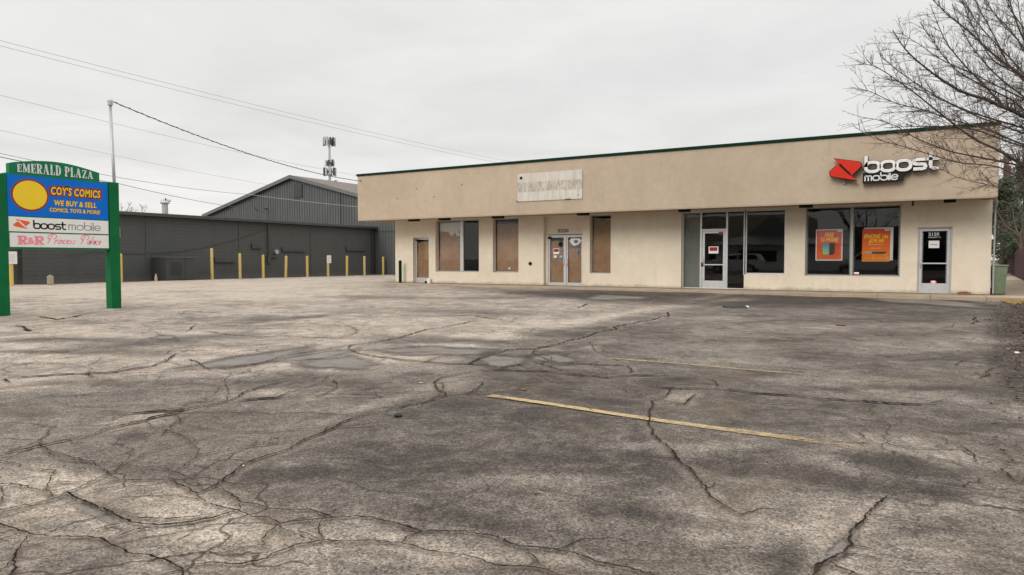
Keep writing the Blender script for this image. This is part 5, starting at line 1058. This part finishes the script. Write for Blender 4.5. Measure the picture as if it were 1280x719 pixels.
def leaf_mat(name, c0, c1):
    m, t, b = newmat(name); v = objvec(t); c = mix(t, rng(t, noise(t, v, 1.3, 5, .7), .35, .65, 0, 1), c0, c1); t.links.new(c, b.inputs['Base Color']); b.inputs['Roughness'].default_value = .8; return m
M_pine = leaf_mat('pine_needles', (.020, .032, .014), (.062, .075, .030)); M_pine2 = leaf_mat('yellowish_needles', (.035, .045, .018), (.085, .085, .035)); M_dry = leaf_mat('dry_brush', (.16, .085, .045), (.26, .15, .075))
def evergreen(px, r, h, wd, label, m, seed, n=9000, base=.6):
    rs = random.Random(seed); b_ = atR(px, 324, r); e_ = empty('evergreen_tree', (b_.x, b_.y, 0)); tag(e_, label, 'tree', 'evergreens behind the alley')
    a_ = MB(); a_.tube([(b_.x, b_.y, -.1), (b_.x, b_.y, h*.9)], [.22, .04], 8); a_.build('trunk', M_bark, e_); c_ = MB()
    cl = []
    for k in range(150):
        z = base+(h-base)*rs.random()**.85; rr2 = wd*(1-(z/h)**1.4)*(.35+.65*math.sqrt(rs.random())); a = rs.uniform(0, 2*pi); cl.append((b_.x+cos(a)*rr2, b_.y+sin(a)*rr2, z, rs.uniform(.3, .75)))
    for k in range(n):
        x, y, z, s = rs.choice(cl); p = Vector((x+rs.gauss(0, s*.5), y+rs.gauss(0, s*.5), z+rs.gauss(0, s*.33))); q = Vector((rs.gauss(0, 1), rs.gauss(0, 1), rs.gauss(-.2, .5))).normalized()*rs.uniform(.12, .32); u_ = q.orthogonal().normalized()*rs.uniform(.03, .08); c_.add([p-u_, p+u_, p+q], [(0, 1, 2)])
    c_.build('crown', m, e_); return e_
evergreen(1253, 50, 6.9, 2.2, 'dark evergreen right behind the store corner', M_pine, 1, 7000, 1.2)
evergreen(1278, 56, 9.0, 3.6, 'tall dark evergreen at the right edge above the fence', M_pine, 2, 12000, 1.0)
evergreen(1310, 52, 8.2, 3.4, 'evergreen cut by the right border of the view', M_pine2, 3, 7000, .8)
evergreen(1262, 66, 6.4, 3.2, 'yellowish evergreen filling the gap beyond the alley', M_pine2, 4, 7000, .6)

# ------------------------------------------------------------------ bare trees
def grow(mb, rs, p, d, L, r, lvl, up=.06, dens=1.0, minr=.0027):
    """one limb with its side shoots"""
    nseg = max(3, int(L/.14)) if lvl else max(4, int(L/.2)); pts = [p.copy()]; rad_ = [r]; dd = d.copy(); st = L/nseg
    for i in range(nseg):
        dd = (dd+Vector((rs.gauss(0, .10), rs.gauss(0, .10), rs.gauss(up, .09)))).normalized(); pts.append(pts[-1]+dd*st); rad_.append(max(minr*.8, r*(1-.85*(i+1)/nseg)))
    mb.tube(pts, rad_, 5 if r > .012 else (4 if r > .005 else 3), cap=False)
    if lvl <= 0: return
    k = int((L/(.075 if lvl == 1 else .12))*dens)
    for j in range(k):
        u = rs.uniform(.12, .98); i = min(int(u*nseg), nseg-1); q = pts[i].lerp(pts[i+1], u*nseg-i); ax = pts[i+1]-pts[i]; ax.normalize()
        s = ax.orthogonal().normalized(); s = Matrix.Rotation(rs.uniform(0, 2*pi), 3, ax) @ s; a = rs.uniform(.45, .95); nd = (ax*cos(a)+s*sin(a)).normalized()
        grow(mb, rs, q, nd, L*rs.uniform(.22, .48)*(1-.45*u), max(minr, rad_[i]*rs.uniform(.35, .55)), lvl-1, up, dens, minr)
def guided(mb, rs, pts, r0, r1, dens=1.0, lvl=2, ln=.85):
    pts = [Vector(p) for p in pts]; Q = []
    for i in range(len(pts)-1):
        n = max(2, int((pts[i+1]-pts[i]).length/.13))
        for k in range(n): Q.append(pts[i].lerp(pts[i+1], k/n)+Vector((rs.gauss(0, .008), rs.gauss(0, .008), rs.gauss(0, .008))))
    Q.append(pts[-1]); n = len(Q); rad_ = [r0+(r1-r0)*(i/(n-1)) for i in range(n)]
    for _ in range(2): Q = [Q[0]]+[(Q[i-1]+Q[i]*2+Q[i+1])/4 for i in range(1, n-1)]+[Q[-1]]
    mb.tube(Q, rad_, 7, cap=False); Ltot = sum((a-b_).length for a, b_ in zip(Q[:-1], Q[1:]))
    for j in range(int(Ltot/.062*dens)):
        u = rs.uniform(.05, 1); i = min(int(u*(n-1)), n-2); ax = (Q[i+1]-Q[i]).normalized(); s = Matrix.Rotation(rs.uniform(0, 2*pi), 3, ax) @ ax.orthogonal().normalized(); a = rs.uniform(.4, .85)
        grow(mb, rs, Q[i], (ax*cos(a)+s*sin(a)).normalized(), ln*rs.uniform(.4, 1.15)*(1-.4*u), max(.0055, rad_[i]*rs.uniform(.25, .45)), lvl, .03)
rs = random.Random(11); RT = 12.0
bt = empty('bare_tree', (2.15, 12.5, 0)); tag(bt, 'leafless spreading tree reaching in from the right in front of the store', 'tree')
fork = atR(1350, 185, RT+.5); base = Vector((fork.x+.25, fork.y+.1, -.05)); tk = MB(); tk.tube([base, base+Vector((-.02, 0, .25)), base.lerp(fork, .35)+Vector((.05, .02, 0)), base.lerp(fork, .7)+Vector((-.03, 0, 0)), fork], [.20, .155, .135, .125, .115], 14); tk.build('trunk', M_bark, bt, smooth=True)
def limb(P, r0, r1, rA, rB, **k):
    n = len(P); mbx.__class__
    r0 *= .85; pts = [fork]+[atR(x, y, rA+(rB-rA)*i/(n-1)) for i, (x, y) in enumerate(P)]; guided(mbx, rs, pts, r0, r1, **k)
mbx = MB()
limb([(1310, 160), (1261, 137), (1229, 123), (1204, 117), (1172, 97), (1153, 83), (1130, 61), (1116, 38)], .055, .006, 12.2, 10.8)
limb([(1300, 214), (1280, 208), (1252, 189), (1217, 174), (1185, 150), (1159, 128), (1133, 109), (1114, 96), (1089, 80), (1073, 80)], .042, .004, 12.0, 10.6, dens=.9)
limb([(1300, 190), (1230, 160), (1185, 149), (1153, 137), (1114, 128), (1085, 112), (1063, 109)], .026, .004, 12.0, 11.2, dens=.9)
limb([(1300, 212), (1268, 205), (1229, 197), (1185, 189), (1146, 174), (1121, 157), (1092, 147), (1078, 148)], .028, .004, 12.2, 11.6, dens=.8)
limb([(1300, 228), (1280, 224), (1249, 208), (1200, 204), (1172, 196), (1133, 184), (1092, 174), (1066, 157)], .024, .004, 11.8, 11.0, dens=.8)
limb([(1310, 118), (1280, 96), (1258, 80), (1236, 64), (1210, 38), (1188, 22), (1162, -4)], .045, .006, 12.4, 11.4)
limb([(1290, 110), (1262, 85), (1249, 58), (1236, 32), (1223, 10), (1210, -25)], .03, .006, 12.8, 12.6)
limb([(1290, 150), (1255, 134), (1229, 105), (1204, 80), (1185, 58), (1172, 32), (1163, 6)], .034, .005, 12.6, 12.2)
limb([(1320, 100), (1285, 60), (1268, 25), (1255, -20)], .04, .008, 12.2, 12.0)
limb([(1310, 138), (1255, 112), (1215, 92), (1175, 74), (1145, 52), (1122, 38)], .026, .004, 12.9, 13.2, dens=.9)
limb([(1300, 240), (1262, 238), (1225, 230), (1195, 222), (1172, 208)], .02, .003, 11.6, 11.0, dens=.7)
limb([(1300, 90), (1270, 45), (1240, 15), (1215, -20)], .03, .006, 13.2, 13.6)
limb([(1300, 175), (1262, 160), (1222, 146), (1170, 122), (1120, 100), (1090, 97)], .024, .004, 13.0, 13.4, dens=.9)
limb([(1310, 130), (1270, 80), (1230, 40), (1195, -10)], .026, .005, 11.2, 10.8, dens=.8)
limb([(1390, 120), (1420, 60), (1440, -40)], .05, .01, 12.5, 12.8, dens=.6); limb([(1350, 90), (1345, 20), (1350, -80)], .055, .01, 12.4, 12.4, dens=.6)
limb([(1400, 150), (1470, 110), (1520, 50)], .045, .008, 12.4, 13, dens=.5); limb([(1370, 140), (1360, 60), (1340, -60)], .045, .008, 13.4, 14.2, dens=.5)
for P, rA, rB in [([(1330, 95), (1290, 50), (1262, 10), (1245, -30)], 12, 11.4), ([(1310, 150), (1275, 118), (1245, 95), (1215, 60), (1198, 30), (1190, 5)], 12.2, 11.6), ([(1305, 160), (1270, 128), (1238, 112), (1200, 92), (1180, 72), (1150, 28)], 11.8, 11.0),
    ([(1320, 120), (1290, 82), (1272, 50), (1250, 30), (1230, -5)], 12.8, 13.0), ([(1310, 175), (1280, 160), (1240, 148), (1205, 138), (1160, 115), (1128, 92), (1100, 70)], 12.6, 12.4), ([(1330, 70), (1310, 30), (1290, -20)], 12, 12), ([(1320, 200), (1285, 185), (1255, 176), (1215, 160), (1175, 158), (1140, 158), (1105, 160)], 12.2, 11.9),
    ([(1310, 130), (1285, 105), (1270, 90), (1240, 78), (1215, 30), (1200, -5)], 11.6, 11.2), ([(1330, 140), (1300, 100), (1283, 60), (1275, 20), (1268, -20)], 13, 13.2)]:
    limb(P, .026, .005, rA, rB, dens=1.1)
mbx.build('branches', M_bark, bt)

def small_bare(px, py, r, h, label, seed):
    rs2 = random.Random(seed); b_ = atR(px, 324, r); e_ = empty('bare_tree', (b_.x, b_.y, 0)); tag(e_, label, 'tree'); a_ = MB(); a_.tube([(b_.x, b_.y, 0), (b_.x, b_.y, h*.5)], [.16, .10], 8); a_.build('trunk', M_bark, e_)
    c_ = MB()
    for k in range(8):
        a = 2*pi*k/8+rs2.random(); grow(c_, rs2, Vector((b_.x, b_.y, h*rs2.uniform(.35, .5))), Vector((cos(a)*.55, sin(a)*.55, 1)).normalized(), h*.55, .07, 2, .05, .18, .02)
    c_.build('branches', M_bark, e_)
small_bare(150, 262, 90, 9.0, 'bare treetop just showing over the block building beside the mast', 5); small_bare(170, 262, 96, 8.8, 'bare treetop over the block building right of the mast', 6)
small_bare(1276, 290, 44, 5.0, 'reddish bare shrub against the evergreens at the right border', 8)

# ------------------------------------------------------------------ litter on the lot
def pebble(px, py, sz, m, name, label, cat='stone', flat=.4, seed=1, z=0):
    rs2 = random.Random(seed); p = atZ(px, py, float(lot_z(*atZ(px, py)[:2]))); n = 9; a_ = MB(); vs = []
    for j, (h, k) in enumerate(((0, .8), (.5, 1.0), (1., .6))):
        for i in range(n): a = 2*pi*i/n; rr2 = sz*k*(.75+.5*rs2.random()); vs.append((p[0]+cos(a)*rr2, p[1]+sin(a)*rr2*.7, p[2]+h*sz*flat+.002))
    fs = [(j*n+i, j*n+(i+1) % n, (j+1)*n+(i+1) % n, (j+1)*n+i) for j in range(2) for i in range(n)]+[tuple(range(2*n, 3*n))]; a_.add(vs, fs); return tag(a_.build(name, m, smooth=False), label, cat)
M_stone = mat('stone', (.14, .12, .10), .9); M_leaf = mat('dry_leaf', (.16, .085, .04), .8, 0, .3, 30)
pebble(498, 521, .035, M_rubber, 'dark_lump', 'small black lump on the asphalt left of the nearest yellow line', 'debris', .7, 2)
pebble(654, 488, .03, M_leaf, 'dry_leaf', 'curled brown leaf on the asphalt just above the nearest yellow line', 'leaf', .5, 3)
pebble(1051, 407, .10, M_leaf, 'dry_leaf', 'brown leaf clump on the asphalt in front of the poster window', 'leaf', .35, 4)
pebble(345, 548, .02, M_stone, 'pebble', 'pebble on the dark patch left of the long crack', 'stone', .6, 5)
pebble(304, 583, .012, M_clay, 'pale_chip', 'pale chip lying in the bend of the long crack', 'stone', .4, 6)
pebble(526, 479, .025, M_clay, 'paper_scrap', 'white paper scrap on the asphalt left of centre', 'litter', .2, 7)
pebble(933, 384.5, .07, M_white, 'cup_lid', 'small white scrap at the right end of the black flattened bag', 'litter', .6, 8)
pebble(1271, 442, .03, M_whitep, 'paper_scrap', 'white crumpled paper on the dark verge at the right border', 'litter', .7, 9)
pebble(1260, 437, .025, mat('pink_litter', (.5, .18, .13), .7), 'litter_scrap', 'reddish scrap beside the white paper on the verge', 'litter', .4, 10)
p = atZ(918, 384.8, float(lot_z(-3.9, 18))); a_ = MB(); n = 26; rs2 = random.Random(9); vs = []
for i in range(n):
    u = i/(n-1); x = -.28+.56*u; wd_ = .26*math.sqrt(max(0, 1-(abs(u-.55)/.56)**3)); c_, s_ = cos(YAW), sin(YAW)
    for k, zz in ((-1, .004), (-.5, .035+.012*rs2.random()), (.4, .05+.015*rs2.random()), (1, .004)): X_, Y_ = x, wd_*k; vs.append((p[0]+X_*c_-Y_*s_, p[1]+X_*s_+Y_*c_, p[2]+zz))
a_.add(vs, [(i*4+k, (i+1)*4+k, (i+1)*4+k+1, i*4+k+1) for i in range(n-1) for k in range(3)]); tag(a_.build('flattened_bag', M_rubber), 'black flattened bag lying on the asphalt in front of the shopfront', 'litter')
a_ = MB(); p = atZ(668, 620.5); q = atZ(676, 622); a_.tube([(p[0], p[1], float(lot_z(p[0], p[1]))+.006), (q[0], q[1], float(lot_z(p[0], p[1]))+.01)], .0035, 5); tag(a_.build('twig', M_bark), 'short twig lying in the middle of the foreground asphalt', 'twig')
a_ = MB(); a_.add([(0, 0, 0)], []) if False else None
# leaf litter + dry grass on verge (uncountable)
lf = MB(); rs2 = random.Random(21)
for k in range(5200):
    y = 3+22*rs2.random(); x = float(edge(y))-abs(rs2.gauss(0, .30))*(1 if rs2.random() < .45 else -1)*(1.5 if rs2.random() < .3 else .7); z = float(lot_z(x, y))+.012+(.085 if x > edge(y)+.25 else .02 if x > edge(y) else 0); s = rs2.uniform(.010, .032); a = rs2.uniform(0, 6.28); tz = rs2.uniform(0, .02)
    c_, s_ = cos(a)*s, sin(a)*s; lf.add([(x-c_, y-s_, z), (x+s_*.6, y-c_*.6, z+tz), (x+c_, y+s_, z+tz*.4), (x-s_*.6, y+c_*.6, z+rs2.uniform(0, .01))], [(0, 1, 2, 3)])
tag(lf.build('leaf_litter', mat('leaf_litter', (.11, .072, .045), .9, 0, .5, 40)), 'dry brown leaf litter scattered along the dirt verge', 'leaves', kind='stuff')
gr = MB()
for k in range(9000):
    x = 2.35+abs(rs2.gauss(0, .8)); y = 24.85-abs(rs2.gauss(0, .55)); z = float(lot_z(x, y))+.03; a = rs2.uniform(0, 6.28); h = rs2.uniform(.03, .10); l = rs2.uniform(.02, .11); w2 = .006
    gr.add([(x-w2, y, z), (x+w2, y, z), (x+cos(a)*l, y+sin(a)*l, z+h)], [(0, 1, 2)])
for k in range(2500):
    x = 4.2+rs2.random()*4; y = 8+17*rs2.random(); z = float(lot_z(x, y))+.09; a = rs2.uniform(0, 6.28); h = rs2.uniform(.03, .12); gr.add([(x-.007, y, z), (x+.007, y, z), (x+cos(a)*.06, y+sin(a)*.06, z+h)], [(0, 1, 2)])
tag(gr.build('dry_grass', mat('dry_grass', (.42, .28, .12), .9, 0, .4, 12)), 'patch of dry straw coloured grass at the right corner of the lot', 'grass', kind='stuff')

# ------------------------------------------------------------------ the street side behind the camera (seen in the shop windows)
def box_car(loc, L, Wd, prof, glass_prof, m, label, name, cat, wheels):
    e_ = empty(name, loc); tag(e_, label, cat); x, y, z = loc
    b_ = MB(); b_.prism(prof, ((x, y-Wd/2, z), (1, 0, 0), (0, 0, 1), (0, 1, 0)), Wd); b_.build('body', m, e_, bevel=.05)
    g_ = MB()
    for gp_ in glass_prof: g_.prism(gp_, ((x, y-Wd/2-.006, z), (1, 0, 0), (0, 0, 1), (0, 1, 0)), Wd+.012)
    g_.build('window', M_black, e_)
    for wx in wheels:
        for s in (-1, 1):
            w_ = MB(); yy = y+s*(Wd/2-.10); w_.tube([(x+wx, yy-.13, z+.36), (x+wx, yy+.13, z+.36)], .36, 20); wo = w_.build('wheel', M_rubber, e_); h_ = MB(); h_.tube([(x+wx, yy+s*.131, z+.36), (x+wx, yy+s*.14, z+.36)], .22, 16); h_.build('rim', M_galv, wo)
    return e_
pick = [(-2.75, .45), (-2.8, .85), (-2.6, 1.02), (-1.5, 1.12), (-.9, 1.72), (-.5, 1.80), (.7, 1.78), (.95, 1.18), (2.75, 1.18), (2.8, .55), (2.2, .42), (2.1, .75), (1.75, .85), (1.4, .75), (1.3, .42), (-1.35, .40), (-1.45, .75), (-1.8, .85), (-2.15, .75), (-2.25, .42)]
M_silver = mat('silver_paint', (.74, .73, .70), .35, 0, .03); M_carw = mat('car_white', (.72, .72, .71), .3, 0, .03)
box_car((-2.3, -3.0, 0), 5.5, 1.85, pick, [[(-1.3, 1.17), (-.82, 1.65), (-.1, 1.68), (-.1, 1.17)], [(0, 1.17), (0, 1.68), (.6, 1.68), (.75, 1.17)]], M_silver, 'silver pickup truck parked behind the viewpoint', 'pickup_truck', 'truck', (-1.8, 1.75))
suv = [(-2.3, .4), (-2.35, .95), (-2.1, 1.15), (-1.3, 1.2), (-.6, 1.66), (1.9, 1.66), (2.3, 1.1), (2.3, .45), (1.75, .4), (1.65, .75), (1.35, .82), (1.05, .75), (.95, .38), (-1.0, .38), (-1.1, .75), (-1.4, .82), (-1.7, .75), (-1.8, .4)]
box_car((-13.2, -8.5, 0), 4.6, 1.85, suv, [[(-1.0, 1.2), (-.55, 1.58), (.3, 1.58), (.3, 1.2)], [(.4, 1.2), (.4, 1.58), (1.75, 1.58), (2.0, 1.2)]], M_carw, 'white sport utility vehicle parked across the street side', 'parked_car', 'car', (-1.4, 1.35))
a_ = MB(); a_.quad((-90, -22, .02), (60, -22, .02), (60, -13, .02), (-90, -13, .02)); tag(a_.build('road', mat('road_asphalt', (.07, .068, .064), .9, 0, .2, 1)), 'asphalt street behind the viewpoint', 'road', kind='structure')
s1 = empty('far_store', (-30, -36, 0)); tag(s1, 'long tan flat roofed store across the street', 'building'); a_ = MB(); a_.box(-40, -11, -48, -34, 0, 6.6); a_.build('wall', M_clay, s1)
for x in range(-38, -12, 4): a_ = MB(); a_.box(x, x+2.6, -34, -33.96, .6, 2.6); a_.build('window', M_black, s1)
s2 = empty('far_restaurant', (-14, -25, 0)); tag(s2, 'small pale restaurant with a steep dark roof across the street', 'building'); a_ = MB(); a_.box(-19, -7, -32, -25, 0, 2.9); a_.build('wall', M_white, s2)
a_ = MB(); a_.add([(-20, -24, 2.8), (-6, -24, 2.8), (-6, -33, 2.8), (-20, -33, 2.8), (-16, -27, 4.0), (-11, -27, 4.0), (-11, -30, 4.0), (-16, -30, 4.0), (-13.5, -28.5, 6.4)], [(0, 1, 5, 4), (1, 2, 6, 5), (2, 3, 7, 6), (3, 0, 4, 7), (4, 5, 8), (5, 6, 8), (6, 7, 8), (7, 4, 8), (3, 2, 1, 0)]); a_.build('roof', M_trimdark, s2)
a_ = MB(); a_.box(-16.5, -12.5, -25, -24.95, 1.0, 2.2); a_.build('window', M_black, s2)
s3 = empty('far_dark_building', (10, -40, 0)); tag(s3, 'dark grey commercial building across the street', 'building'); a_ = MB(); a_.box(-6, 24, -50, -36, 0, 5.0); a_.build('wall', M_siding, s3)
for x in range(-4, 22, 5): a_ = MB(); a_.box(x, x+3.4, -36, -35.96, .5, 2.8); a_.build('window', M_black, s3)
for i, (x, y, h) in enumerate(((-4.5, -24, 9), (1.0, -26, 10), (5, -25, 8.5), (-24, -27, 9.5))):
    rs2 = random.Random(40+i); e_ = empty('bare_tree', (x, y, 0)); tag(e_, 'leafless street tree across the street, behind the viewpoint', 'tree', 'street trees behind the viewpoint'); a_ = MB(); a_.tube([(x, y, 0), (x, y, h*.4)], [.2, .14], 8); a_.build('trunk', M_bark, e_); c_ = MB()
    for k in range(9): a = 2*pi*k/9; grow(c_, rs2, Vector((x, y, h*rs2.uniform(.25, .4))), Vector((cos(a)*.7, sin(a)*.7, 1)).normalized(), h*.6, .08, 2, .03, .16, .018)
    c_.build('branches', M_bark, e_)
